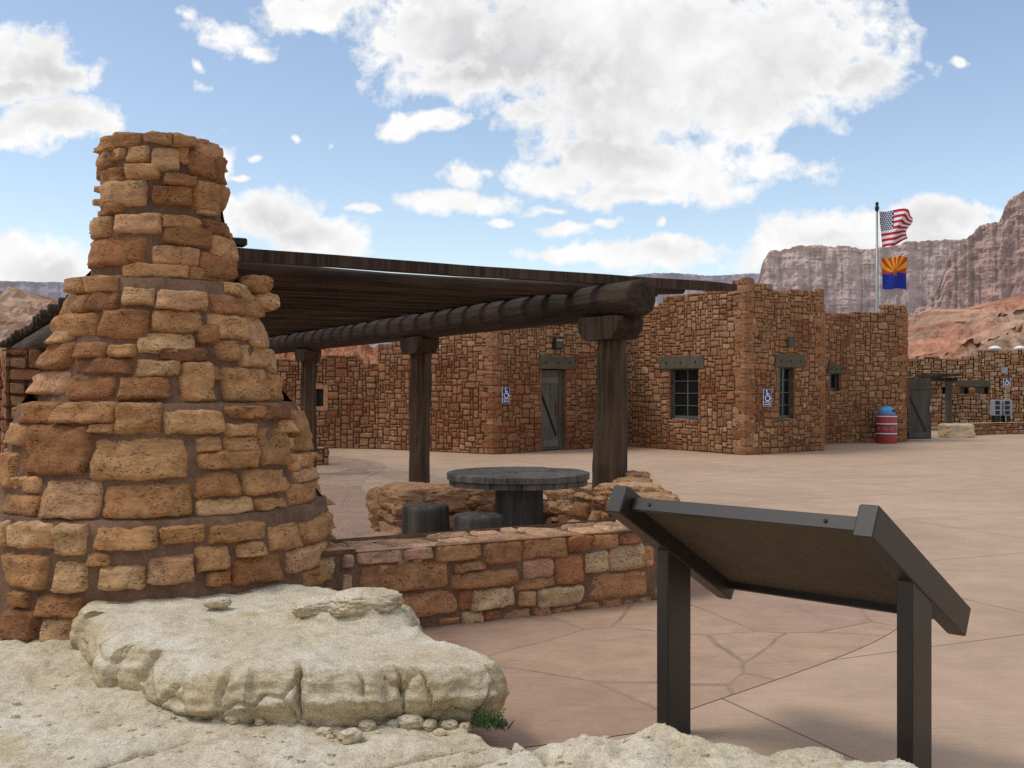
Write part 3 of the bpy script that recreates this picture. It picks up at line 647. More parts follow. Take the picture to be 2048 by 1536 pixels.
WLST=[(0.626,0.952,0.5,0.575),(0.966,1.183,0.503,0.575),(1.198,1.601,0.467,0.575),(1.611,1.922,0.407,0.575),(1.932,2.308,0.422,0.575),(2.315,2.535,0.453,0.575),(2.545,2.794,0.45,0.575),(2.812,3.0,0.479,0.556),(0.647,1.312,0.28,0.48),(1.36,1.637,0.388,0.437),(1.324,1.919,0.253,0.367),(1.929,2.195,0.274,0.415),(1.865,2.217,0.21,0.267),(2.207,2.458,0.213,0.437),(2.467,2.68,0.281,0.434),(2.687,3.047,0.263,0.466),(3.057,3.114,0.279,0.443),(0.856,1.402,0.086,0.259),(1.408,1.49,0.101,0.25),(1.496,1.865,0.085,0.239),(1.902,2.033,0.078,0.187),(2.05,2.467,0.049,0.189),(2.488,3.114,0.049,0.257),(1.244,1.407,0.008,0.044),(1.43,1.597,0.005,0.073),(1.605,1.742,0.005,0.064),(1.758,1.999,0.005,0.055),(2.016,2.161,0.005,0.048),(2.178,2.396,0.005,0.028),(2.405,2.61,0.005,0.039),(2.656,2.812,0.005,0.04),(2.831,2.962,0.005,0.024),(2.981,3.114,0.005,0.025)]
TIERS=[(0,.925,1.21,1.12),(.925,1.61,1.055,.91),(1.61,2.42,.80,.565),(2.42,2.84,.465,.43),(2.84,3.39,.395,.37)]
def ch_r(z):
    for a_,b_,c_,d_ in TIERS:
        if z<b_: return c_+(d_-c_)*max(0,z-a_)/(b_-a_)
    return TIERS[-1][3]
def ch_fn(s,t,d):     # s = angle in degrees, t = height
    a_=R(s); r=ch_r(t)+d+.012*N.noise(Vector((math.cos(a_)*2,math.sin(a_)*2,t)))
    return CC+Vector((math.cos(a_)*r,math.sin(a_)*r,t))
mb=MB(); rc=random.Random(11)
# mortar body with its stepped ledges
n=120; prof=[]
for ti,(z0,z1,r0,r1) in enumerate(TIERS):
    for k in range(9): f=k/8; prof.append((r0+(r1-r0)*f,z0+(z1-z0-.006)*f+(.004 if k==0 else 0)))
prof.append((.20,3.395)); st=len(mb.v)
for r,z in prof:
    for i in range(n):
        a_=2*math.pi*i/n; p=Vector((math.cos(a_),math.sin(a_),0)); rr_=r+.000+.012*fbm((p.x*r*6,p.y*r*6,z*6),4)
        mb.v.append(CC+p*rr_+Vector((0,0,z+.008*N.noise(p*4+Vector((0,0,z))))))
for k in range(len(prof)-1):
    for i in range(n): j=(i+1)%n; mb.face((st+k*n+i,st+k*n+j,st+(k+1)*n+j,st+(k+1)*n+i),(1,1,1),1)
for (a0,a1,z0,z1) in CHST:
    random.seed(rc.random()); col=pal(CHIM,.10)
    if (a0,z0)==(CHST[62][0],CHST[62][2]): pass
    zm=(z0+z1)/2; r=ch_r(zm); g=math.degrees(.014/r)
    q=[Vector((a0-g,z0-.013,0)),Vector((a1+g,z0-.013,0)),Vector((a1+g,z1+.013,0)),Vector((a0-g,z1+.013,0))]
    # lay the stone out in metres so its roughness is even, then wrap it on the drum
    sc_=math.radians(1)*r
    f2=lambda s_2,t_2,d_2,sc_=sc_: ch_fn(s_2/sc_,t_2,d_2)
    for (za,zb,_,_2) in TIERS:
        if za<=zm<zb: lo,hi_=za+.006,zb-.004
    f3=lambda s_2,t_2,d_2,f2=f2,lo=lo,hi_=hi_: f2(s_2,min(hi_,max(lo,t_2)),d_2)+Vector((0,0,t_2-min(hi_,max(lo,t_2))))
    q=[Vector((p.x*sc_,p.y,0)) for p in q]
    stone_hi(mb,f3,q,rc.uniform(.032,.066),col,rc,.027,.1,.7)
for ti,(z0,z1,r0,r1) in enumerate(TIERS):
    rm=(r0+r1)/2
    def fb_(s,t,d,z0=z0,rm=rm): return ch_fn(17+math.degrees(s/rm),z0+t,d)
    masonry(mb,fb_,rm*R(183),z1-z0-.01,us=.1,ut=.08,wr=(2,3,3,4,5),hr=(1,2,2,3),joint=.010,depth=(.03,.055),back=.1,palette=CHIM,wob=.02,hi=True,seed=41+ti,rough=.022,mortar_d=-.01)
# flue opening
n=32; st=len(mb.v)
for zz in (3.405,2.9):
    for i in range(n): a=2*math.pi*i/n; mb.v.append(CC+Vector((.22*math.cos(a),.22*math.sin(a),zz)))
for i in range(n): j=(i+1)%n; mb.face((st+i,st+n+i,st+n+j,st+j),(1,1,1),1)
# small broken stones bedded on the ledges' right side
for (a,r,z,s) in ((.15,.64,2.44,.15),(.3,.66,2.32,.17)):
    random.seed(int(a*100)+900); boulder(mb,CC+Vector((math.cos(a)*r,math.sin(a)*r,z)),(s*1.5,s,s*.8),a,int(a*50)+77,pal(CHIM),0,12,.2)
chim=mb.build('stone_chimney',[M['stone'],M['mortar']],origin=tuple(CC),smooth=True)
tag(chim,'tall round stepped chimney of tan rubble stone rising from pale rock','chimney')

# ------------------------------------------------------------------ picnic enclosure wall
def uvp(l): return [(UV(u,v).x,UV(u,v).y) for u,v in l]
outer=[(1.9,6.85),(3.0,6.85),(4.2,6.84),(5.15,6.86),(5.48,7.0),(5.72,7.3),(5.92,7.75),(6.2,8.3),(6.5,8.95),(6.7,9.6),(6.72,10.2),(6.7,10.9)]
fnO,LO=path_fn(uvp(outer)); mb=MB(); HW=.58; rc=random.Random(21)
mbp=[]
for k in range(0,80):   # mortar face
    s0_,s1_=LO*k/80,LO*(k+1)/80
    for j in range(6):
        z0_,z1_=HW*j/6,HW*(j+1)/6; wv_=lambda a_,b_: .008+.010*fbm((a_*5,b_*5,2),3)
        mb.quad(fnO(s0_,z0_,wv_(s0_,z0_)),fnO(s1_,z0_,wv_(s1_,z0_)),fnO(s1_,z1_,wv_(s1_,z1_)),fnO(s0_,z1_,wv_(s0_,z1_)),(1,1,1),1)
for (a0,a1,z0,z1) in WLST:
    random.seed(rc.random()); col=pal(WALLP,.12); g=.014
    stone_hi(mb,fnO,[Vector((a0-g,z0-g,0)),Vector((a1+g,z0-g,0)),Vector((a1+g,z1+g,0)),Vector((a0-g,z1+g,0))],rc.uniform(.03,.06),col,rc,.022,.1,.7)
fnO2=lambda s_2,t_2,d_2: fnO(s_2+3.13,t_2,d_2)
masonry(mb,fnO2,LO-3.13,HW,us=.10,ut=.07,wr=(2,3,3,4,5,6),hr=(1,2,2,3),joint=.010,depth=(.03,.055),back=.1,palette=WALLP,wob=.02,hi=True,seed=5,rough=.018,mortar_d=-.004)
fnO3=lambda s_2,t_2,d_2: fnO(s_2,t_2,d_2)
masonry(mb,fnO3,.6,HW,us=.10,ut=.07,wr=(2,3,4),hr=(1,2,2,3),joint=.010,depth=(.03,.055),back=.1,palette=WALLP,wob=.02,hi=True,seed=9,rough=.018,mortar_d=-.004)
inner=[(6.25,10.5),(6.2,9.7),(6.0,8.95),(5.72,8.35),(5.45,7.85),(5.15,7.45),(4.9,7.34),(4.6,7.31),(4.2,7.30),(3.0,7.30),(2.2,7.30)]
fnI,LI=path_fn(uvp(inner)); masonry(mb,fnI,LI,HW,us=.11,ut=.08,wr=(2,3,4,5),hr=(1,2,3),joint=.012,depth=(.02,.06),back=.1,palette=WALLP,wob=.03,hi=True,seed=6,rough=.02)
# coping: flat stones across the top
def fnC(s,t,d):
    p=fnO(s,HW+.005,-t); return p+Vector((0,0,d))
masonry(mb,fnC,LO,.46,us=.13,ut=.155,wr=(1,2,3,3),hr=(1,2,3),joint=.006,depth=(.008,.024),back=.1,palette=[(.50,.30,.17),(.46,.27,.16),(.54,.35,.21),(.43,.24,.14)],wob=.03,hi=True,seed=8,rough=.012)
# back wall: boulders with a low bench to its right
fnB,LB=path_fn(uvp([(4.42,11.2),(4.42,10.65),(4.55,10.55),(5.3,10.5),(6.3,10.45)]))
masonry(mb,fnB,LB,.44,us=.13,ut=.10,wr=(2,3,4,5),hr=(1,2),joint=.012,depth=(.03,.09),back=.12,palette=[(.34,.185,.095),(.30,.15,.075),(.38,.22,.12)],wob=.04,hi=True,seed=12,rough=.03,top=lambda s:.46 if s<1.75 else .30)
for k,(u,v,z,dx,dy,dz) in enumerate(((4.75,10.85,.48,.72,.62,.30),(4.95,10.70,.46,.55,.5,.26),(5.40,10.8,.48,.70,.60,.24),(5.05,11.1,.44,.8,.5,.26),(5.75,10.85,.28,.9,.55,.16),(6.15,10.8,.30,.5,.55,.16),(4.8,11.3,.30,.8,.6,.5),(5.3,11.3,.26,1.0,.6,.4),
    (5.92,8.35,.66,.42,.60,.25),(5.68,7.75,.64,.42,.50,.20),(6.18,8.9,.62,.42,.5,.20),(5.45,7.3,.60,.3,.35,.08),(6.52,9.22,.64,.32,.34,.20),(6.70,9.45,.69,.28,.28,.20),(6.72,9.1,.54,.30,.30,.16),(6.5,10.2,.44,.6,.7,.3))):
    random.seed(300+k); p=UV(u,v,z); boulder(mb,p,(dx,dy,dz),SA+random.uniform(-.4,.4),k+3,pal([(.47,.27,.14),(.50,.30,.16),(.44,.25,.13)] if k>7 else [(.34,.19,.10),(.38,.215,.115),(.31,.165,.085)]),0,24,.13,5.5,.10,.5)
# hearting
core=[(UV(u,v).x,UV(u,v).y) for u,v in outer]; 
def strip(a,b,z):
    for i in range(len(a)-1):
        mb.quad(Vector((*a[i],z)),Vector((*a[i+1],z)),Vector((*b[i+1],z)),Vector((*b[i],z)),(1,1,1),1)
cb=[(fnO(LO*i/30,0,-.02).x,fnO(LO*i/30,0,-.02).y) for i in range(31)]; cbi=[(fnO(LO*i/30,0,-.50).x,fnO(LO*i/30,0,-.50).y) for i in range(31)]
strip(cb,cbi,HW-.01)
enc=mb.build('enclosure_wall',[M['stone'],M['mortar']],smooth=True)
tag(enc,'low wall of red brown rubble stone curving round the picnic table','wall')

# ------------------------------------------------------------------ shelter
def log(name, p0, p1, r0, r1, mat, parent, n=20, seg=16, wob=.06, seed=0, sag=0, flat=1.0, knots=0):
    p0=Vector(p0); p1=Vector(p1); L=(p1-p0).length; mb=MB(); pts=[]
    rows=[(-.0,.72)]+[(min(L,.012),.96)]+[(.03+(L-.06)*k/seg,1.0) for k in range(seg+1)]+[(L-.012,.96),(L,.72)]
    for (z,rs) in rows:
        f=z/L
        for i in range(n+1):
            a=2*math.pi*(i%n)/n
            k=1+wob*fbm((math.cos(a)*1.2+seed*9.7,math.sin(a)*1.2,z*.9+seed),4)+wob*.5*N.noise(Vector((math.cos(a)*4+seed,math.sin(a)*4,z*.35)))
            r=(r0+(r1-r0)*f)*rs*k
            ca,sa=math.cos(a),math.sin(a)
            if flat<1:   # squared timber
                q=(abs(ca)**5+abs(sa)**5)**(-1/5); ca*=q*.86; sa*=q*.86*flat
            pts.append(Vector((r*ca,r*sa,z)))
    mb.grid(pts,n+1,len(rows))
    mb.face([i for i in range(n-1,-1,-1)]); e=(len(rows)-1)*(n+1); mb.face([e+i for i in range(n)])
    if sag:
        for p in mb.v: p.x-=sag*4*(p.z/L)*(1-p.z/L)
    o=mb.build(name,mat,origin=(0,0,0),smooth=True)
    off=parent_loc(parent) if parent else Vector()
    d=(p1-p0).normalized()
    if abs(d.z)>.9: q=d.to_track_quat('Z','Y')
    else:
        xx=Vector((0,0,1))-d*d.z; xx.normalize(); yy=d.cross(xx); q=Matrix((xx,yy,d)).transposed().to_quaternion()
    o.rotation_mode='QUATERNION'; o.rotation_quaternion=q
    o.location=p0-off; 
    if parent: o.parent=parent
    return o
sh=empty('picnic_shelter',UV(5,16),'long open shelter roofed with dark brown poles on log posts','shelter')
BU=6.48; ZB=2.66
log('beam',UV(BU,9.0,ZB),UV(BU,33,ZB-.02),.195,.185,M['wood'],sh,n=28,seg=60,wob=.035,seed=1)
log('beam',UV(1.8,9.3,ZB),UV(1.8,33,ZB-.02),.21,.19,M['wood'],sh,n=24,seg=50,wob=.07,seed=2)
for k,v in enumerate((9.6,14.8,20.3,25.8,31.3)):
    p=UV(BU,v)
    log('post',(p.x,p.y,.0),(p.x+.02,p.y,2.30),(.19,.165,.15,.16,.16)[k],(.15,.15,.145,.15,.15)[k],M['postwood'],sh,n=28,seg=40,wob=.22,seed=20+k)
    mb=MB(); L=(.84,.78,.70,.7,.7)[k]
    pr=[(-L/2,.06),(-L/2+.02,-.03),(-L/2+.14,-.13),(L/2-.14,-.13),(L/2-.02,-.03),(L/2,.06),(L/2-.03,.12),(-L/2+.03,.12)]
    hw=.17; st=len(mb.v); M3=Matrix.Rotation(SA+R(90),3,'Z')
    for yy,sx2 in ((-hw,.94),(-hw+.05,1),(hw-.05,1),(hw,.94)):
        for (x,z) in pr: mb.v.append(Vector((p.x,p.y,2.37))+M3@Vector((x*sx2,yy,z+.012*N.noise(Vector((x*5,yy*9,z*5+k))))))
    m_=len(pr)
    for r in range(3):
        for i in range(m_): j=(i+1)%m_; mb.face((st+r*m_+i,st+r*m_+j,st+(r+1)*m_+j,st+(r+1)*m_+i))
    mb.face([st+i for i in range(m_-1,-1,-1)]); mb.face([st+3*m_+i for i in range(m_)])
    mb.build('post_cap',M['wood'],sh)
rn=random.Random(4); v=9.68; k=0
while v<33:
    zb=2.925+rn.uniform(-.012,.012); a,b=(1.52+rn.uniform(-.06,.10),7.85+rn.uniform(-.12,.12))
    r=rn.uniform(.08,.10)
    if k==0:
        # the outermost timber is a long tapering plank
        mb=MB(); M3=Matrix.Rotation(SA,3,'Z'); segs=40; pts=[]
        L=6.75
        for i in range(segs+1):
            f=i/segs; h=.112*(1-.12*f); dz=.034*(1-f)+.002+.012*N.noise(Vector((f*3,0,2)))-.02*math.sin(f*math.pi); 
            if f>.93: h*=1-.25*(f-.93)/.07
            for yy,zz in ((-.07,0),(.07,0),(.07,1),(-.07,1),(-.07,0)):
                pts.append(Vector((f*L,yy,dz+zz*h+.006*N.noise(Vector((f*9,yy*10,zz*3))))))
        base_=UV(1.55,v,2.86); mb.grid([base_+M3@q for q in pts],5,segs+1)
        n0=len(mb.v)-5; mb.face((n0,n0+1,n0+2,n0+3)); mb.face((3,2,1,0))
        o=mb.build('rafter',M['wood'],sh)
        # short block where it is pinned, left end
        mb=MB(); q=UV(2.42,v+.02,3.05); mb.box(q,(.16,.16,.07),SA,bev=.01); mb.build('rafter_block',M['wood'],sh)
    else:
        log('rafter',UV(a,v,zb),UV(b,v+rn.uniform(-.05,.05),zb+rn.uniform(-.02,.02)),r,r*rn.uniform(.85,1),M['wood'],sh,n=12,seg=10,wob=.06,seed=60+k,flat=.98,sag=.10 if k==1 else (.05 if k==2 else .02))
    v+=.55+rn.uniform(-.04,.04); k+=1

# stone piers under the left beam
for k,(v,h,lab) in enumerate(((22.6,2.46,'square rubble stone pier under the left log beam, nearest the chimney'),(28.6,2.45,'farther rubble stone pier at the left edge under the shelter roof'))):
    mb=MB(); S=.62
    cs=[UV(1.8-S,v-S),UV(1.8+S,v-S),UV(1.8+S,v+S),UV(1.8-S,v+S)]
    for i in range(4):
        a,b=cs[i],cs[(i+1)%4]
        masonry(mb,plane_fn((a.x,a.y),(b.x,b.y)),1.24,h,us=.15,ut=.12,wr=(2,3,4),hr=(2,2,3),joint=.014,depth=(.02,.07),back=.1,palette=[(.30,.15,.08),(.26,.12,.06),(.34,.19,.10)],wob=.03,seed=90+k*7+i)
    p=UV(1.8,v); mb.box((p.x,p.y,h/2-.03),(1.16,1.16,h-.06),SA,m=1)
    tag(mb.build('stone_pier',[M['bstone'],M['bmortar']],smooth=False),lab,'pier','stone piers of the shelter')

# ------------------------------------------------------------------ table and stools
tb=UV(5.07,8.72)+Vector((-.20,.02,0)); T=empty('picnic_table',(tb.x,tb.y,.12),'round weathered plank table on a thick log pedestal','table')
def clip_plank(y0,y1,r,ang,z0,z1,mb,seed):
    pts=[]
    for s in (1,-1):
        for i in range(13):
            yy=y0+(y1-y0)*i/12 if s==1 else y1+(y0-y1)*i/12
            x=math.sqrt(max(0,r*r-yy*yy))*s*(1+.012*N.noise(Vector((yy*9,seed,s)))); pts.append((x,yy))
    st=len(mb.v); M3=Matrix.Rotation(ang,3,'Z'); c=Vector((tb.x,tb.y,0))
    e=.008
    for (zz,ins) in ((z0,0),(z1-e,0),(z1,e)):
        for x,y in pts:
            yy=max(y0+ins,min(y1-ins,y)); mb.v.append(c+M3@Vector((x-math.copysign(ins,x),yy,zz+.004*N.noise(Vector((x*2,seed*3.3,1))))))
    m_=len(pts)
    for r_ in range(2):
        for i in range(m_): j=(i+1)%m_; mb.face((st+r_*m_+i,st+r_*m_+j,st+(r_+1)*m_+j,st+(r_+1)*m_+i))
    mb.face([st+2*m_+i for i in range(m_)]); mb.face([st+i for i in range(m_-1,-1,-1)])
mb=MB(); ys=[-.68,-.47,-.22,.02,.25,.48,.68]
for i in range(6): clip_plank(ys[i]+.003,ys[i+1]-.003,.685,R(20),.842,.90+.004*(i%2),mb,i)
o=mb.build('tabletop',M['tablewood'],T)
mb=MB(); ys=[-.66,-.40,-.1,.2,.45,.66]
for i in range(5): clip_plank(ys[i]+.004,ys[i+1]-.004,.665,R(110),.785,.839,mb,i+10)
mb.build('under_boards',M['tablewood'],T)
log('pedestal',(tb.x,tb.y,.12),(tb.x,tb.y,.783),.235,.225,M['tablewood'],T,n=40,seg=14,wob=.09,seed=33)
for k,(px,d,h,lab) in enumerate(((852,10.0,.48,'left log stump stool in front of the boulders'),(955,9.45,.46,'right log stump stool beside the table pedestal'))):
    X=(px-1024)/2100*d
    S=empty('log_stool',(X,d,.12),lab,'stool','log stools by the picnic table')
    log('seat_log',(X,d,.12),(X,d,.12+h),.235,.225,M['tablewood'],S,n=40,seg=12,wob=.09,seed=50+k)

# ------------------------------------------------------------------ foreground rock
def seg_d(px,py,a,b):
    ax,ay_=a; bx,by=b; dx,dy=bx-ax,by-ay_; t=max(0,min(1,((px-ax)*dx+(py-ay_)*dy)/(dx*dx+dy*dy)))
    return math.hypot(px-ax-t*dx,py-ay_-t*dy)
CR=[[(-1.75,4.05),(-1.66,4.3),(-1.5,4.48),(-1.42,4.6)],[(-.55,4.1),(-.3,4.28),(-.05,4.42)],[(-.05,4.75),(.0,4.5),(.12,4.35),(.15,4.2)],[(-.7,4.2),(-.4,4.4),(-.1,4.55)],[(.02,4.46),(.3,4.52)]]
bx=[(-1.2,6.6),(-1.0,6.0),(-.6,5.4),(-.3,5.0),(-.1,4.75),(.18,4.52),(.40,4.40),(.62,4.36),(.8,4.24),(1.0,4.16),(1.25,4.10),(1.42,4.02),(1.60,3.86),(1.9,3.5),(2.3,3.1)]
def rock_z(x,y):
    yb=interp(bx,x) if x>-1.2 else 99
    z=.17+.05*fbm((x*.9,y*.9,3),4)+.018*fbm((x*4,y*4,9),5)
    # layered steps
    ph=(z*9+.5*fbm((x*.8,y*.8,21),3)); fr=ph-math.floor(ph); z+=(fr**4-fr)*.026
    z+=.010*max(0,N.noise(Vector((x*14,y*14,5))))+.009*abs(N.noise(Vector((x*7,y*7,2))))+.006*fbm((x*22,y*22,1),3)
    if x>-.1 : z+= .155*max(0,min(1,(x+.1)/.6))+.05*fbm((x*2.6,y*2.6,31),4)*max(0,min(1,(x+.1)/.5))
    z+=.075*math.exp(-((x-.64)/.16)**2-((y-4.26)/.14)**2)
    if x<-1.2: z+=.06*max(0,min(1,(y-4.6)/1.2))
    for c in CR:
        dd=min(seg_d(x,y,a,b) for a,b in zip(c,c[1:]))+.012*N.noise(Vector((x*12,y*12,8)))
        z-=.045*math.exp(-(dd/.011)**2)+.018*math.exp(-(dd/.05)**2)
    e=yb+.05*fbm((x*5,1,3),4)-y
    if e<.14:
        f=max(0,e/.14) if e>0 else 0
        z=-.06+(z+.06)*math.sqrt(f) if e>0 else -.06-.2*min(1,-e)
    return z
nx,ny=470,360; x0,x1,y0,y1=-3.6,2.3,2.4,6.9
mb=MB(); pts=[]
for j in range(ny):
    for i in range(nx):
        x=x0+(x1-x0)*i/(nx-1); y=y0+(y1-y0)*j/(ny-1); pts.append(Vector((x,y,rock_z(x,y))))
mb.grid(pts,nx,ny)
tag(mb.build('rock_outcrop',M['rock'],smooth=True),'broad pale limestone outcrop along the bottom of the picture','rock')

# upper ledge slab
ol=[(-2.26,5.72),(-2.12,5.45),(-1.95,5.25),(-1.72,5.08),(-1.45,4.86),(-1.24,4.80),(-1.0,4.76),(-.82,4.74),(-.55,4.79),(-.28,4.81),(-.09,4.85),(-.02,4.98),(-.06,5.14),(-.14,5.25),(-.32,5.45),(-.48,5.62),(-.60,5.95),(-.8,6.3),(-1.4,6.7),(-2.2,6.6),(-2.5,6.1)]
ol=[Vector((*p,0)) for p in smooth_closed(ol,20)]; n=len(ol); cen=Vector((-1.15,5.55,0))
nor=[]
for i in range(n):
    t=(ol[(i+2)%n]-ol[i-2]).normalized(); nor.append(Vector((t.y,-t.x,0)))
def px_of(p): return 1024+2100*p.x/p.y
crk=[(278,1.0,.010),(600,1.6,.008),(733,.5,.007),(800,.9,.007),(850,.6,.007),(455,.4,.014)]
TOPZ=.415
rings=[('top',s) for s in (.03,.07,.12,.17,.23,.3,.42,.52,.6,.67,.73,.78,.83,.87,.90,.925,.945,.962,.975,.986,.994)]+[('side',t) for t in [k/34 for k in range(35)]]
pts=[]
def ztop(q,e):
    z=TOPZ+.035*fbm((q.x*1.4,q.y*1.4,4),4)+.06*max(0,min(1,(q.y-5.3)/.9))
    ph=z*16+.7*fbm((q.x*1.1,q.y*1.1,2),3); fr=ph-math.floor(ph); z+=(fr**4-fr)*.022
    z+=.016*fbm((q.x*6,q.y*6,7),5)+.009*max(0,N.noise(Vector((q.x*17,q.y*17,5))))
    rg=math.exp(-((q.x+.80)/.42)**2-((q.y-5.80)/.26)**2); z+=rg*(.08+.07*fbm((q.x*8,q.y*8,3),4)+.06*abs(N.noise(Vector((q.x*13,q.y*13,1)))))
    return z-.035*math.exp(-e/.025)
def outset(p,z,t,cracks,w):
    prof=.055*math.sin(min(1,t*1.9)*math.pi*.5)-.20*max(0,t-.5)**1.15*(1+1.2*max(0,w))
    lob=.040*fbm((p.x*2.0,p.y*2.0,z*1.6),3)+.012*N.noise(Vector((p.x*7,p.y*7,z*9)))+.010*fbm((p.x*18,p.y*18,z*18),4)
    lay=.016*N.noise(Vector((p.x*1.5,p.y*1.5,z*30)))
    vd=N.voronoi(Vector((p.x*2.2+.5*w,p.y*2.2,z*2.0+.3*w)))[0]; crk_=.030*(min(.05,vd[1]-vd[0])/.05-1)
    cell=.045*N.cell(Vector((p.x*1.7+.35*w,p.y*1.7+.2*w,z*1.4+.2*w)))-.03
    return prof+lob+lay+crk_+cell-cracks*.042*(1-.4*t)
for kind,t in rings:
    for i in range(n+1):
        ii=i%n; p=ol[ii]; nr=nor[ii]; x=px_of(p)+22*N.noise(Vector((p.x*3,p.y*3,t*1.7 if kind=='side' else 0)))
        cracks=sum(a*math.exp(-((x-c)/(w*420))**2) for c,a,w in crk) if p.y<5.7 else 0
        w=fbm((p.x*2.2,p.y*2.2,11),4)
        o0=outset(p,TOPZ-.03,0,cracks,w)
        if kind=='top':
            q=cen+(p-cen)*t; e=(1-t)*(p-cen).length
            f=max(0,(t-.8)/.2); q=q+nr*o0*f*f
            z=ztop(q,e)-cracks*.05*math.exp(-e/.10)*(f if t>.8 else 0)
            pts.append(Vector((q.x,q.y,z)))
        else:
            q0=p+nr*o0; zt_=ztop(q0,0)-cracks*.05
            z=zt_-t*(.27+.04*w); q=p+nr*outset(p,TOPZ-.03-(t*.27),t,cracks,w)
            pts.append(Vector((q.x,q.y,z)))
mb=MB(); mb.grid(pts,n+1,len(rings))
mb.face([i for i in range(n-1,-1,-1)])
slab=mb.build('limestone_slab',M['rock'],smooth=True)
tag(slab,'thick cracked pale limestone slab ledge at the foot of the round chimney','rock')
# loose cobbles under the slab's lip
CB=[(400,1395,.05),(440,1402,.04),(470,1415,.07),(330,1375,.06),(520,1420,.05),(560,1425,.04),(650,1445,.06),(735,1432,.07),(700,1452,.09),(790,1425,.06),(822,1412,.10),(858,1420,.07),(900,1405,.07),(930,1400,.06),(610,1425,.05),(302,1372,.10),(660,1450,.035),(880,1440,.05),(965,1415,.06)]
rr=random.Random(3)
for k,(px,py,s) in enumerate(CB):
    d=(EYE-.19)*2100/(py-778); d=min(d,4.9 if px>450 else 5.4); d-=.10; X=(px-1024)/2100*d
    mb=MB(); boulder(mb,(X,d,max(.03,rock_z(X,d))+s*.18),(s*1.35*.9,s*1.1*.9,s*.8*.9),rr.uniform(0,3),k+200,(1,1,1),0,12,.22,2.4)
    tag(mb.build('cobble',M['rock'],smooth=True),'small pale cobble lying loose under the lip of the limestone slab','cobble','cobbles under the limestone slab')
# chips and grit lying on the outcrop
mb=MB(); rg_=random.Random(31)
for k in range(420):
    x=rg_.uniform(-2.6,1.4); y=rg_.uniform(3.9,5.6) if x<-.3 else rg_.uniform(3.7,4.5); z=rock_z(x,y)
    if z<.1: continue
    q_=rg_.random()**3*.022+.005; st=len(mb.v)
    for zz,kk in ((-.4,1),(.5,.75)):
        for a_ in range(5): an=a_*1.257+rg_.uniform(-.3,.3); mb.v.append(Vector((x+q_*kk*math.cos(an)*rg_.uniform(.7,1.3),y+q_*kk*math.sin(an)*.8,z+q_*zz*rg_.uniform(.6,1))))
    for a_ in range(5): b_=(a_+1)%5; mb.face((st+a_,st+b_,st+5+b_,st+5+a_))
    mb.face([st+5+a_ for a_ in range(5)])
tag(mb.build('rock_chips',M['rock']),'loose chips and grit scattered over the pale outcrop','gravel',kind='stuff')
# lumps of mortar and pale rock against the chimney foot, lichen-crusted knobs on the ledge
for k,(X,Y,Z,s,lab) in enumerate(((-1.66,5.92,.56,.09,'small yellowish knob of rock against the chimney foot'),(-1.06,5.75,.57,.17,'low lichen crusted rock lump on the back of the slab, left of the big lump'),(-.80,5.72,.60,.24,'larger lichen crusted rock lump on the back of the slab'),(1.13,4.02,.31,.20,'yellow brown lump of rock on the outcrop between the sign posts'))):
    mb=MB(); boulder(mb,(X,Y,Z-.065),(s*1.6,s*1.15,s*.62),.3,k+400,(1,1,1),0,34,.09,2.3,.13,0)
    tag(mb.build('rock_lump',M['lichen'] if 'lichen' in M else M['rock'],smooth=True),lab,'rock','lumps of rock on the ledges')

# weed at the slab's right foot
mb=MB(); rw=random.Random(9); wx,wy=-.11,4.80
for s in range(26):
    a=rw.uniform(0,6.28); ln=rw.uniform(.05,.13); lean=rw.uniform(.2,.9); bx_=wx+rw.uniform(-.07,.09); by_=wy+rw.uniform(-.05,.05)
    pv=Vector((bx_,by_,.14)); dv=Vector((math.cos(a)*lean,math.sin(a)*lean,1)).normalized()
    for q in range(6):
        p=pv+dv*ln*(q+1)/6-Vector((0,0,.10*lean*ln*((q+1)/6)**2))
        for sg in (-1,1):
            sd_=dv.cross(Vector((0,0,1))).normalized()*sg; l=.022*(1-q*.1)
            mb.v+= [p,p+sd_*l*.6+dv*l*.4+Vector((0,0,.006)),p+sd_*l*1.2+dv*l*.8]; n_=len(mb.v); mb.face((n_-3,n_-2,n_-1))
            mb.v+= [p,p+sd_*l*1.2+dv*l*.8,p+sd_*l*.6+dv*l*1.0]; n_=len(mb.v); mb.face((n_-3,n_-2,n_-1))
tag(mb.build('weed',M['leaf']),'small green weed growing at the right foot of the limestone slab','plant')

# ------------------------------------------------------------------ wayside exhibit sign
a=R(43); tl=R(29.2); s_=Vector((math.cos(a),-math.sin(a),0)); wh=Vector((math.sin(a),math.cos(a),0)); w_=wh*math.cos(tl)-Vector((0,0,math.sin(tl))); n_v=s_.cross(w_); n_v=-n_v if n_v.z<0 else n_v
TLp=Vector((.549,4.81,1.181)); Lp=1.10; ln=1.0
sg=empty('exhibit_sign',(1.2,4.75,0),'dark bronze tilted exhibit panel on two flat posts, seen from behind','sign')
Mt=Matrix((s_,w_,n_v)).transposed()
def sbox(name,ps,pw,pn,d,mat,bev=.004,parent=sg):
    mb=MB(); mb.box(TLp+s_*ps+w_*pw+n_v*pn,d,col=(1,1,1),bev=bev,tilt=Mt); return mb.build(name,mat,parent)
sbox('panel',Lp/2,ln/2,.004,(Lp-.01,ln-.06,.014),M['panelback'],.002)
fr=sbox('panel_frame',Lp/2,.012,-.004,(Lp-.004,.024,.062),M['bronze'])
sbox('panel_frame',Lp/2,ln-.012,-.004,(Lp-.004,.024,.062),M['bronze'])
for k,(ps) in enumerate((-.042,Lp+.042)):
    sbox('side_rail',ps,ln/2-.012,-.012,(.082,ln+.10,.135),M['bronze'],.005)
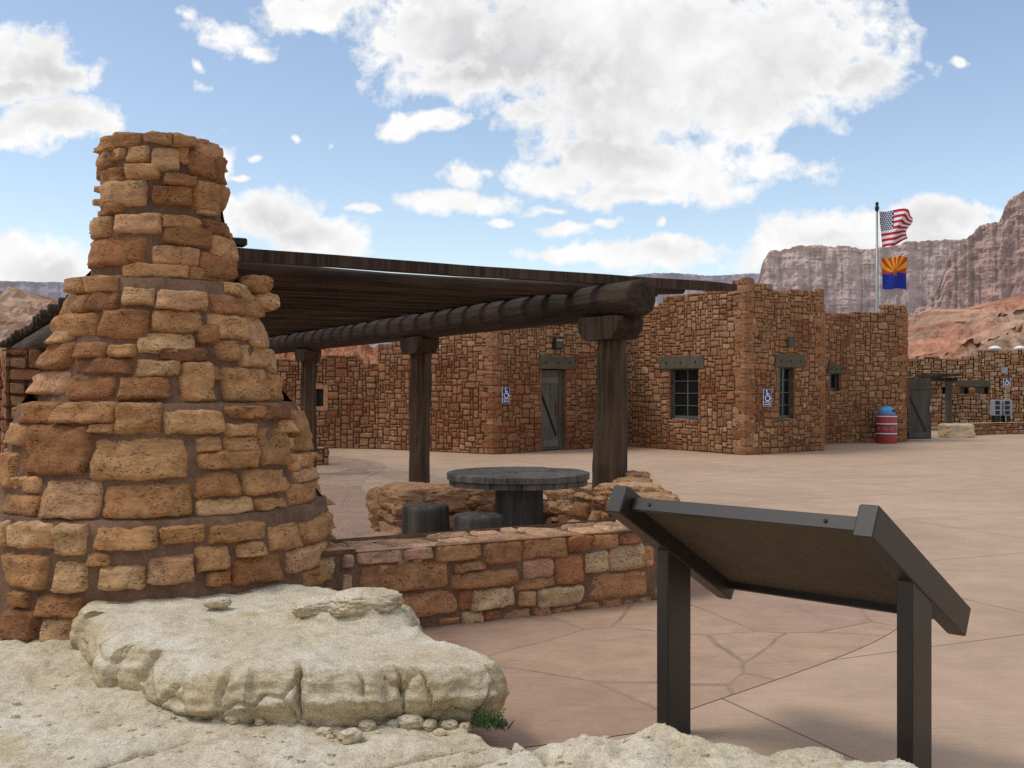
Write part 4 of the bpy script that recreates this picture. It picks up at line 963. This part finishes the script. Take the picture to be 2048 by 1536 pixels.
for ps in (.10,Lp-.15):
    mb=MB(); c=TLp+s_*ps+w_*(-.001)-n_v*.004
    st=len(mb.v)
    for r,h in ((.009,0),(.009,.003),(.005,.006)):
        for i in range(12):
            q=2*math.pi*i/12; mb.v.append(c-w_*h+s_*r*math.cos(q)+n_v*r*math.sin(q))
    for r in range(2):
        for i in range(12): j=(i+1)%12; mb.face((st+r*12+i,st+r*12+j,st+(r+1)*12+j,st+(r+1)*12+i))
    mb.face([st+24+i for i in range(12)]); mb.build('screw',M['bolt'],sg)
for ps in (-.042,Lp+.042):
    c=TLp+s_*ps+wh*.40; ztop=TLp.z-.40*math.tan(tl)-.06
    mb=MB(); hx=.034; hw=.10
    def pp(i,jw,z): return Vector((c.x,c.y,0))+s_*i*hx+wh*jw*hw+Vector((0,0,z))
    zt=lambda jw: ztop-jw*hw*math.tan(tl)
    bz=-.05; b=.006
    # plate post with eased edges and a top cut to the rail's slope
    prof=[(-1+.15,-1),(1-.15,-1),(1,-1+.06),(1,1-.06),(1-.15,1),(-1+.15,1),(-1,1-.06),(-1,-1+.06)]
    st=len(mb.v); mb.v+=[pp(i,j,bz) for i,j in prof]+[pp(i,j,zt(j)) for i,j in prof]
    for i in range(8): j=(i+1)%8; mb.face((st+i,st+j,st+8+j,st+8+i))
    mb.face([st+8+i for i in range(8)])
    mb.build('post',M['bronze'],sg)

# ------------------------------------------------------------------ main building
PA=(5.99,27.0); PB=(3.40,31.1); PC=(-.51,27.25); PD=(-3.78,29.75); PE=(8.58,29.0); PF=(9.62,32.35); PG=(10.85,33.2); PH=(12.62,33.7); PI=(13.25,35.2)
bl=empty('stone_building',(4,31,0),'long flat roofed building of orange and tan squared rubble stone','building')
def topf(pts): return lambda s: interp(pts,s)+.04*N.noise(Vector((s*1.1,3,pts[0][1])))
faces=[(PJ:=(-9.5,30.9),PD,[(0,2.62),(5.2,2.62),(5.25,2.42),(6,2.42)],[(3.93,4.20,1.20,1.70)],71),
 (PD,PC,[(0,2.95),(.5,3.0),(1.0,3.3),(1.6,3.7),(2.4,4.1),(4.2,4.2)],[],72),
 (PC,PB,[(0,4.2),(2.5,4.25),(5.6,4.15)],[(1.84,2.80,-.1,2.24)],73),
 (PB,PA,[(0,4.1),(1.6,4.12),(1.7,4.28),(2.6,4.3),(3.3,4.34),(3.4,4.50),(4.9,4.52)],[(1.93,3.10,.90,2.26)],74),
 (PA,PE,[(0,4.52),(1.05,4.45),(1.1,4.36),(1.9,4.30),(2.0,4.38),(2.6,4.42),(3.3,4.40)],[(1.37,2.03,.93,2.28)],75),
 (PE,PF,[(0,4.4),(1.0,4.2),(3.6,4.05)],[],76),
 (PF,PG,[(0,4.05),(1.5,4.08)],[(.24,.74,1.67,2.18)],77),
 (PG,PH,[(0,4.15),(1.05,4.17),(1.10,4.36),(1.9,4.38)],[],78),
 (PH,PI,[(0,4.2),(1.7,4.2)],[],79)]
walls=[]
for (a_,b_,tp,op,sdv) in faces:
    L=math.hypot(b_[0]-a_[0],b_[1]-a_[1]); mb=MB()
    scl=1.0
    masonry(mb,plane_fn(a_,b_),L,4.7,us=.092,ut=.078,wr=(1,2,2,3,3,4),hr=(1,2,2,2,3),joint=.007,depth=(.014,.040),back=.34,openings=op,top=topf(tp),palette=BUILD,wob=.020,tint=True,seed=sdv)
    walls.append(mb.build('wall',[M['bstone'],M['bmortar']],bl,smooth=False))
rq=random.Random(77)
for (p0,p1,p2,ht) in ((PD,PC,PB,4.15),(PB,PA,PE,4.46),(PA,PE,PF,4.32),(PG,PH,PI,4.3)):
    t1=(Vector((*p1,0))-Vector((*p0,0))).normalized(); t2=(Vector((*p2,0))-Vector((*p1,0))).normalized()
    n1=Vector((t1.y,-t1.x,0)); n2=Vector((t2.y,-t2.x,0)); mb=MB(); z=0; k=0; c0=Vector((*p1,0))
    while z<ht-.05:
        h=rq.choice((.10,.13,.16,.19,.22)); la,lb=((rq.uniform(.25,.42),rq.uniform(.10,.18)) if k%2 else (rq.uniform(.10,.18),rq.uniform(.25,.42)))
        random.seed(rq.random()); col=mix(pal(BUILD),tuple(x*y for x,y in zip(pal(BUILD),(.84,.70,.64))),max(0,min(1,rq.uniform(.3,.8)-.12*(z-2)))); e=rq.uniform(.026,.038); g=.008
        A=[-t1*la+n1*e, n1*(e-.004)-t1*.02, n1*e*.75+n2*e*.75, n2*(e-.004)+t2*.02, t2*lb+n2*e, t2*lb-n2*.1, -(n1+n2)*.12, -t1*la-n1*.1]
        st=len(mb.v)
        for zz,ins in ((z+g,.018),(z+g+.016,0),(z+h-g-.016,0),(z+h-g,.018)):
            for q in A: mb.v.append(c0+q-(n1+n2)*ins*.6+Vector((rq.uniform(-.004,.004),rq.uniform(-.004,.004),zz+rq.uniform(-.004,.004))))
        for r in range(3):
            for i in range(8): j=(i+1)%8; mb.face((st+r*8+i,st+r*8+j,st+(r+1)*8+j,st+(r+1)*8+i),col,0)
        mb.face([st+24+i for i in range(8)],col,0); mb.face([st+i for i in range(7,-1,-1)],col,0)
        z+=h; k+=1
    mb.build('quoin_stones',[M['bstone'],M['bmortar']],bl)
# flat roof and hidden mass behind the faces
def inset_poly(name,pts,z,mat):
    mb=MB(); mb.v=[Vector((x,y,z)) for x,y in pts]; mb.face(range(len(pts))); return mb.build(name,mat,bl)
inset_poly('roof',[(-3.6,30.1),(-.5,27.7),(3.4,31.5),(6.0,27.5),(8.3,29.2),(9.3,32.6),(10.8,33.6),(12.5,34.1),(13,36),(12,40),(-4,40)],3.6,desert)
def on(a_,b_,s,z,d): return plane_fn(a_,b_)(s,z,d)
def ang(a_,b_): return math.atan2(b_[1]-a_[1],b_[0]-a_[0])
def wbox(name,a_,b_,s0,s1,z0,z1,d0,d1,mat,parent,bev=0):
    mb=MB(); mb.box(on(a_,b_,(s0+s1)/2,(z0+z1)/2,(d0+d1)/2),(s1-s0,d1-d0,z1-z0),ang(a_,b_),bev=bev); return mb.build(name,mat,parent)
def lintel(a_,b_,s0,s1,z0,z1):
    mb=MB(); f=plane_fn(a_,b_); cutx=.07
    st=len(mb.v)
    for d in (-.2,.055,.065):
        ins=.0 if d<.06 else .01
        for s,z in ((s0+ins,z0+ins),(s1-ins,z0+ins),(s1-cutx-ins,z1-ins),(s0+cutx+ins,z1-ins)): mb.v.append(f(s,z,d))
    for r in range(2):
        for i in range(4): j=(i+1)%4; mb.face((st+r*4+i,st+r*4+j,st+(r+1)*4+j,st+(r+1)*4+i))
    mb.face([st+8+i for i in range(4)])
    o=mb.build('lintel',M['lintel'],bl)
    for q in (.18,.5,.82):
        mb=MB(); c=f(s0+(s1-s0)*q,(z0+z1)/2,.066); t=(f(1,0,0)-f(0,0,0)); nn=(f(0,0,1)-f(0,0,0)); st=len(mb.v)
        for r,h in ((.032,0),(.030,.012)):
            for i in range(10): g=2*math.pi*i/10; mb.v.append(c+t*r*math.cos(g)+Vector((0,0,r*math.sin(g)))+nn*h)
        for i in range(10): j=(i+1)%10; mb.face((st+i,st+j,st+10+j,st+10+i))
        mb.face([st+10+i for i in range(10)]); mb.build('bolt',M['bolt'],o)
def window(a_,b_,s0,s1,z0,z1,cols,rows):
    f=plane_fn(a_,b_); mb=MB(); w=.035; d0,d1=-.19,-.14
    def bx_(x0,x1,y0,y1,e=0): mb.box(f((x0+x1)/2,(y0+y1)/2,(d0+d1)/2+e),(x1-x0,d1-d0,y1-y0),ang(a_,b_))
    bx_(s0-.03,s0+w,z0-.03,z1+.03); bx_(s1-w,s1+.03,z0-.03,z1+.03); bx_(s0+w,s1-w,z0-.03,z0+.06); bx_(s0+w,s1-w,z1-w,z1+.03)
    for c in range(1,cols): x=s0+(s1-s0)*c/cols; bx_(x-.018,x+.018,z0+.06,z1-w,.003)
    for r in range(1,rows): y=z0+(z1-z0)*r/rows; bx_(s0+w,s1-w,y-.011,y+.011,.006)
    o=mb.build('window_frame',M['frame'],bl)
    mb=MB(); mb.quad(f(s0-.03,z0-.03,-.165),f(s1+.03,z0-.03,-.165),f(s1+.03,z1+.03,-.165),f(s0-.03,z1+.03,-.165)); mb.build('pane',M['glass'],o)
# door
f=plane_fn(PC,PB); dr=wbox('door',PC,PB,1.86,2.66,.03,2.22,-.20,-.15,M['greywood'],bl)
for z0,z1 in ((.10,.30),(1.85,2.03)): wbox('ledge_board',PC,PB,1.88,2.64,z0,z1,-.148,-.115,M['greywood'],dr,.006)
mb=MB()
p=f(1.90,1.72,-.13); q=f(2.56,.42,-.13); dirv=(q-p); Lb=dirv.length; dirv.normalize(); nn=(f(0,0,1)-f(0,0,0)); cc=dirv.cross(nn)
mb.box((p+q)/2,(Lb,.05,.03),tilt=Matrix((dirv,cc,nn)).transposed()); mb.build('brace',M['bolt'],dr)
wbox('handle',PC,PB,2.55,2.60,.95,1.35,-.148,-.10,M['doorred'],dr)
wbox('door_frame',PC,PB,2.66,2.80,.0,2.24,-.22,-.12,M['gatewood'],bl)
wbox('door_dark_box',PC,PB,1.5,3.1,-.02,2.5,-.50,-.35,M['black'],bl)  # black box added behind the door to stop sky light through the joints
lintel(PC,PB,1.68,3.18,2.25,2.60)
wbox('wall_lamp',PC,PB,2.24,2.58,2.80,3.10,.03,.14,M['bolt'],bl,.01); wbox('lamp_glass',PC,PB,2.28,2.54,2.83,2.99,.142,.15,M['lintel'],bl); wbox('lamp_glass',PC,PB,2.28,2.54,3.01,3.07,.142,.15,M['palegrey'],bl)
lintel(PB,PA,4.85-3.34,4.85-1.47,2.26,2.61); window(PB,PA,1.93,3.10,.90,2.26,2,4)
lintel(PA,PE,1.15,2.45,2.28,2.62); window(PA,PE,1.37,2.03,.93,2.28,2,4)
wbox('wall_lamp',PA,PE,1.66,1.93,2.82,3.09,.03,.13,M['lintel'],bl,.01)
mb=MB(); mb.lathe([(.0,.0),(.06,.02),(.07,.07),(.04,.13),(.0,.14)],on(PA,PE,.52,2.98,.08),14,close=False); mb.build('wall_fixture',M['lintel'],bl,smooth=True)  # small domed fixture on the wall
lintel(PF,PG,.10,.92,2.18,2.47); window(PF,PG,.24,.74,1.67,2.18,1,1)
wbox('opening_dark',PJ,PD,3.90,4.23,1.17,1.73,-.30,-.12,M['black'],bl)
for s0,s1,z0,z1 in ((3.80,3.93,1.08,1.82),(4.20,4.33,1.08,1.82),(3.93,4.20,1.70,1.82),(3.93,4.20,1.08,1.20)): 
    wbox('opening_surround',PJ,PD,s0,s1,z0,z1,-.1,.052,plain_mat('surround_stone',(.42,.215,.125),.95,.3,8,.1,0,.01),bl,.008)
wbox('red_jamb',PH,PI,.05,.25,1.1,2.05,.03,.10,M['doorred'],bl); wbox('notice_plate',PH,PI,.05,.5,2.1,2.45,.03,.06,M['lintel'],bl)
wbox('downlight',PJ,PD,1.75,1.95,2.05,2.2,.03,.18,M['black'],bl)

# wheelchair access signs
def access_sign(name,f,s0,s1,z0,z1,arrow,label):
    c=f((s0+s1)/2,(z0+z1)/2,.06); o=empty(name,tuple(f((s0+s1)/2,z0,.06)),label,'sign','wheelchair access signs')
    w=s1-s0; h=z1-z0
    def poly(pts,d,mb,m=0):
        st=len(mb.v); mb.v+=[f(s0+x*w,z0+y*h,d) for x,y in pts]; mb.face([st+i for i in range(len(pts))],m=m)
    def plate(x0,x1,y0,y1,dd,mat,nm):
        mb=MB(); st=len(mb.v)
        for d in (.045,dd):
            mb.v+=[f(s0+x*w,z0+y*h,d) for x,y in ((x0,y0),(x1,y0),(x1,y1),(x0,y1))]
        for i in range(4): j=(i+1)%4; mb.face((st+i,st+j,st+4+j,st+4+i))
        mb.face((st+4,st+5,st+6,st+7)); mb.build(nm,mat,o)
    plate(0,1,.27,1,.060,M['white'],'board_edge'); plate(.05,.95,.29,.98,.064,M['blue'],'board')
    plate(0,1,0,.25,.060,M['white'],'arrow_edge'); plate(.05,.95,.02,.23,.064,M['blue'],'arrow_board')
    mb=MB(); ar=w/h
    def stroke(pts,t):
        for (xa,ya),(xb,yb) in zip(pts,pts[1:]):
            dx,dy=(xb-xa)*w,(yb-ya)*h; l=math.hypot(dx,dy) or 1; px_,py_=-dy/l*t/2/w,dx/l*t/2/h
            ex,ey=dx/l*t*.3/w,dy/l*t*.3/h
            poly([(xa-ex+px_,ya-ey+py_),(xb+ex+px_,yb+ey+py_),(xb+ex-px_,yb+ey-py_),(xa-ex-px_,ya-ey-py_)][::-1],.068+.0004*len(mb.f),mb)
    t=.11*w
    R_=lambda cx_,cy_,r,n0,n1,k: [(cx_+r*math.cos(R(n0+(n1-n0)*i/k)),cy_+r/ar*math.cos(0)*math.sin(R(n0+(n1-n0)*i/k))*ar*ar if False else cy_+r*ar*math.sin(R(n0+(n1-n0)*i/k))) for i in range(k+1)]
    poly(R_(.40,.90,.085,0,360,12)[:-1],.068,mb)
    stroke([(.40,.84),(.43,.62),(.70,.62),(.80,.46),(.90,.48)],t); stroke([(.41,.74),(.66,.74)],t*.8)
    stroke(R_(.48,.50,.27,150,400,16),t*.9)
    mb.build('wheelchair_symbol',M['white'],o)
    mb=MB()
    if arrow:
        if arrow<0: P=[(.12,.125),(.34,.045),(.30,.105),(.86,.105),(.86,.15),(.30,.15),(.34,.205)]
        else: P=[(.88,.125),(.66,.205),(.70,.15),(.14,.15),(.14,.105),(.70,.105),(.66,.045)]
        poly(P,.068,mb); mb.build('arrow',M['white'],o)
    return o
access_sign('access_sign',plane_fn(PC,PB),.30,.58,1.33,1.74,-1,'blue wheelchair sign left of the grey plank door')
access_sign('access_sign',plane_fn(PA,PE),.66,.98,1.24,1.70,1,'blue wheelchair sign between the building corner and the narrow window')

# gate
ga=(12.98,34.45); gb=(13.86,34.75); gt=empty('wooden_gate',(13.4,34.6,0),'tall grey board gate standing open beside the stone building end','gate')
wbox('gate_leaf',ga,gb,0,.93,.05,2.04,-.03,.02,M['gatewood'],gt)
for z0,z1 in ((.10,.28),(1.68,1.86)): wbox('ledge_board',ga,gb,.02,.91,z0,z1,.022,.05,M['gatewood'],gt,.004)
f=plane_fn(ga,gb); p=f(.06,1.45,.036); q=f(.70,.32,.036); dirv=(q-p); Lb=dirv.length; dirv.normalize(); nn=(f(0,0,1)-f(0,0,0)); mb=MB()
mb.box((p+q)/2,(Lb,.05,.03),tilt=Matrix((dirv,dirv.cross(nn),nn)).transposed()); mb.build('brace',M['bolt'],gt)
wbox('latch',ga,gb,.84,.90,.95,1.15,.022,.06,M['steel'],gt)

# litter bin
bc=Vector((11.72,32.85,0)); bn=empty('litter_bin',tuple(bc),'red banded litter bin with blue domed lid','litter bin')
mb=MB(); mb.lathe([(.285,0),(.30,.03),(.305,.45),(.31,.84),(.30,.88),(.27,.89)],bc,36); mb.build('barrel',M['red'],bn,smooth=True)
def band(z0,z1,r,mat,nm):
    mb=MB(); mb.lathe([(r-.01,z0),(r,z0),(r,z1),(r-.01,z1)],bc,36,close=False); mb.build(nm,mat,bn)
band(.60,.632,.3145,M['white'],'band'); band(.575,.598,.3135,M['blue'],'band'); band(.30,.332,.3125,M['white'],'band'); band(.335,.358,.3135,M['blue'],'band'); band(.835,.862,.3155,M['white'],'band')
mb=MB()
for k in range(9):
    a0=k*2*math.pi/9
    for (hw_,hh_,dz,rr_) in ((.075,.05,.46,.3150),(.055,.034,.46,.3158)):
        pts_=[(-1,0),(-.5,-.6),(-.5,-1),(.5,-1),(.5,-.6),(1,0),(.5,.6),(.5,1),(-.5,1),(-.5,.6)]
        st=len(mb.v)
        for x,z in pts_: an=a0+x*hw_/.31; mb.v.append(bc+Vector((rr_*math.cos(an),rr_*math.sin(an),dz+z*hh_)))
        mb.face([st+i for i in range(10)],m=0 if hw_>.06 else 1)
mb.build('diamond_pattern',[M['palegrey'],M['red']],bn)
mb=MB(); mb.lathe([(.265,.885),(.262,.93)]+[(.258*math.cos(R(t)),.95+.225*math.sin(R(t))) for t in range(0,90,9)]+[(.012,1.177)],bc,36); dm=mb.build('dome_lid',M['binblue'],bn,smooth=True)
mb=MB(); mb.box(bc+Vector((.155,-.178,1.01)),(.15,.045,.10),R(41),bev=.012); mb.build('flap',M['black'],dm)

# flagpole and flags
fpx,fpy=14.6,42.0
fpo=empty('flagpole',(fpx,fpy,0),'slim grey metal flagpole rising behind the stone building','flagpole')
mb=MB(); mb.lathe([(.075,0),(.06,4),(.045,8.8)],(fpx,fpy,0),14); mb.build('pole',M['steel'],fpo,smooth=True)
mb=MB(); mb.lathe([(.05,8.8),(.07,8.85),(.09,8.93),(.07,9.0),(.05,9.03),(.07,9.1),(.05,9.17),(.0,9.19)],(fpx,fpy,0),14,close=False); mb.build('finial',M['bolt'],fpo,smooth=True)
mb=MB(); mb.lathe([(.008,1.2),(.008,8.75)],(fpx+.09,fpy-.06,0),6); mb.build('halyard',M['white'],fpo)
def cloth_us(u,v):     # u along the fly 0..1, v down the hoist 0..1
    uu=max(0,u)
    xt,zt_=.07+1.42*u,8.80-.20*u+.17*math.sin(min(1,uu)*math.pi)-.06*math.sin(uu*6.5)
    xb,zb_=.19+.92*u,7.29+.36*u+.05*math.sin(uu*7+1)
    x=xt+(xb-xt)*v+.07*math.sin(v*7+.5)*uu**2; z=zt_+(zb_-zt_)*v
    y=.26*math.sin(uu*7.5+v*2.6)*uu**.6+.10*math.sin(uu*15+v*6)*uu
    return Vector((fpx+x,fpy+y-.05,z))
mb=MB(); NU,NV=64,52; pts=[cloth_us(i/NU,j/NV) for j in range(NV+1) for i in range(NU+1)]
st=len(mb.v); mb.v+=pts
for j in range(NV):
    for i in range(NU):
        stripe=int(j/4); m=0 if stripe%2==0 else 1
        if i<NU*.40 and stripe<7: m=2
        a0=st+j*(NU+1)+i; mb.face((a0,a0+NU+1,a0+NU+2,a0+1),m=m)
fu=mb.build('flag',[M['fr'],M['fw'],M['fb']],smooth=True); tag(fu,'red and white striped flag with starred blue canton, upper on the pole','flag','flags flying on the pole')
mb=MB()
for r in range(9):
    for c in range(6 if r%2==0 else 5):
        uc=.40*((c+.5)/6 if r%2==0 else (c+1)/6); vc=(7/13)*(r+.7)/9.4
        st=len(mb.v)
        for k in range(10):
            rr_=.050 if k%2==0 else .022; an=math.pi/2+k*math.pi/5
            p=cloth_us(uc+rr_*math.cos(an)/1.42,vc-rr_*math.sin(an)/1.5); mb.v.append(p+Vector((0,-.012,0)))
        mb.face([st+k for k in range(10)])
so_=mb.build('stars',M['fw'],fu)
def cloth_az(u,v):
    x=.16+u*1.0+.05*v*(1-u); z=6.94-v*1.24+.10*u*(1-v)*.5-.03*math.sin(u*7)
    x+=.10*u*u*(1-v)**2
    y=.13*math.sin(u*7.5+v*2)*max(0,u)**.6
    return Vector((fpx+x,fpy+y-.05,z))
mb=MB(); NU,NV=60,60; st=len(mb.v); mb.v+=[cloth_az(i/NU,j/NV) for j in range(NV+1) for i in range(NU+1)]
for j in range(NV):
    for i in range(NU):
        u=(i+.5)/NU; v=(j+.5)/NV
        if v>.5: m=2
        else:
            an=math.atan2((.5-v)*1.0,(u-.5)*1.5); k=int(an/math.pi*13); m=0 if k%2==0 else 1
        a0=st+j*(NU+1)+i; mb.face((a0,a0+NU+1,a0+NU+2,a0+1),m=m)
fa=mb.build('flag',[M['ar'],M['ay'],M['ab']],smooth=True); tag(fa,'flag with red and yellow rays over blue, lower on the pole','flag','flags flying on the pole')
mb=MB(); st=0
for k in range(10):
    rr_=.20 if k%2==0 else .08; an=math.pi/2+k*math.pi/5; mb.v.append(cloth_az(.5+rr_*math.cos(an)/1.4,.5-rr_*math.sin(an)/1.24)+Vector((0,-.015,0)))
mb.face(range(10)); mb.build('star',M['copper'],fa)

# ------------------------------------------------------------------ far right building
fb=empty('far_building',(19,44,0),'low stone building at the right edge behind the gate','building')
Q0=(14.6,43.2); Q1=(26.0,43.2); Lq=11.4
def sx_at(px,d=43.2): return (px-1024)/2100*d-14.6
mb=MB(); ops=[(sx_at(1918),sx_at(1938),1.52,1.78),(sx_at(1950),sx_at(1977),1.52,1.78),(sx_at(1883),sx_at(1893),1.50,1.80)]
masonry(mb,plane_fn(Q0,Q1),Lq,3.5,us=.11,ut=.09,wr=(1,2,2,3,3,4),hr=(1,2,2,2),joint=.006,depth=(.012,.032),back=.3,openings=ops,top=lambda s: (3.0 if s<sx_at(1955) else 3.34)+.05*N.noise(Vector((s*1.3,8,1))),palette=[tuple(x*k for x,k in zip(c,(.92,1.0,1.1))) for c in BUILD],wob=.025,seed=131)
mb.build('wall',[M['bstone'],M['bmortar']],fb)
for (a0,a1,z0,z1) in ops: wbox('window_pane',Q0,Q1,a0-.03,a1+.03,z0-.03,z1+.03,-.30,-.2,M['glass'],fb)
wbox('lintel',Q0,Q1,sx_at(1910),sx_at(1979),1.80,2.06,-.1,.08,M['lintel'],fb,.01)
def fbx(nm,x,y,z,dx,dy,dz,mat,rz=0): mb=MB(); mb.box((x,y,z),(dx,dy,dz),rz,bev=.01); return mb.build(nm,mat,fb)
pg=fbx('porch_post',(1897-1024)/2100*41.5,41.5,1.0,.20,.20,2.0,M['gatewood']); fbx('porch_beam',(1885-1024)/2100*41.6,41.6,2.08,1.1,.2,.16,M['wood'])
for k in range(6): fbx('porch_pole',(1858-1024)/2100*42+k*.19,42.2,2.24+.015*(k%3),.12,2.2,.11,M['wood'])
for k,px in enumerate((1990,2040)):
    mb=MB(); mb.lathe([(.10,2.9),(.10,3.40),(.28,3.42),(.26,3.46),(.12,3.54),(.0,3.56)],((px-1024)/2100*45,45,0),18); mb.build('roof_vent',M['white'],fb,smooth=True)
wbox('wall_lamp',Q0,Q1,sx_at(2002),sx_at(2013),2.35,2.6,.03,.12,M['palegrey'],fb)
inr=MB(); inr.quad((14.7,43.6,2.7),(26,43.6,2.7),(26,50,2.7),(14.7,50,2.7)); inr.build('roof',desert,fb)
# planter wall, block, racks, sign on post
def wall_run(name,pts,h,th,seed,label,palette=BUILD,us=.11,ut=.08):
    mb=MB(); f1,L1=path_fn(pts); masonry(mb,f1,L1,h,us=us,ut=ut,wr=(2,3,3,4),hr=(1,2,2),joint=.01,depth=(.01,.04),back=.2,palette=palette,wob=.02,seed=seed)
    masonry(mb,lambda s,t,d:f1(s,h,-t)+Vector((0,0,d)),L1,th,us=.2,ut=th/2,wr=(1,2,3),hr=(1,2,2),joint=.006,depth=(.008,.02),back=.2,palette=[(.55,.40,.27),(.5,.34,.22)],wob=.02,seed=seed+1)
    e0=f1(L1,0,0); e1=f1(L1,0,-th); masonry(mb,plane_fn((e0.x,e0.y),(e1.x,e1.y)),th,h,us=us,ut=ut,wr=(1,2,3),hr=(1,2),joint=.01,depth=(.01,.04),back=.2,palette=palette,wob=.02,seed=seed+2)
    return tag(mb.build(name,[M['bstone'],M['bmortar']]),label,'wall')
wall_run('planter_wall',[(16.0,37.6),(17.6,39.0),(20.5,40.2),(26,41)],.42,.5,151,'low stone planter wall running to the right edge of the plaza')
mb=MB(); boulder(mb,(15.55,36.75,.22),(1.05,.7,.54),.25,61,(.60,.46,.29),0,22,.07,7,.05,0); tag(mb.build('stone_block',M['bstone'],smooth=True),'large pale squared stone block at the end of the planter wall','rock')
bw=wall_run('stone_bench',[(-7.0,23.6),(-4.6,23.25),(-4.1,23.45)],.36,.55,161,'low stone bench wall on the plaza just right of the chimney')
for k,(x0_,x1_,lab) in enumerate(((1984,2000,'left grey newspaper rack with three windows on a black stand'),(2003,2020,'right grey newspaper rack with three windows on a black stand'))):
    d=41.6; xa=(x0_-1024)/2100*d; xb=(x1_-1024)/2100*d; e=empty('newspaper_rack',((xa+xb)/2,d,0),lab,'newspaper rack','newspaper racks by the planter wall')
    mb=MB(); mb.box(((xa+xb)/2,d,.96),(xb-xa,.4,.62),bev=.015); bd_=mb.build('cabinet',M['palegrey'],e)
    for j in range(3):
        mb=MB(); mb.box((xa+(xb-xa)*.40,d-.201,.77+j*.195),((xb-xa)*.55,.03,.14)); mb.build('rack_window',M['black'],bd_)
    mb=MB(); mb.box(((xa+xb)/2,d,.33),((xb-xa)*.72,.3,.66),bev=.01); mb.build('stand',M['black'],e)
d=41.4; f3=plane_fn(((2006-1024)/2100*d,d),((2006-1024)/2100*d+1,d+.0))
s3=access_sign('access_sign',f3,0,.26,1.78,2.12,-1,'blue wheelchair sign on a thin post by the newspaper racks')
mb=MB(); mb.lathe([(.02,0),(.02,2.1)],((2012-1024)/2100*d,d+.02,0),8); mb.build('sign_post',M['steel'],s3)
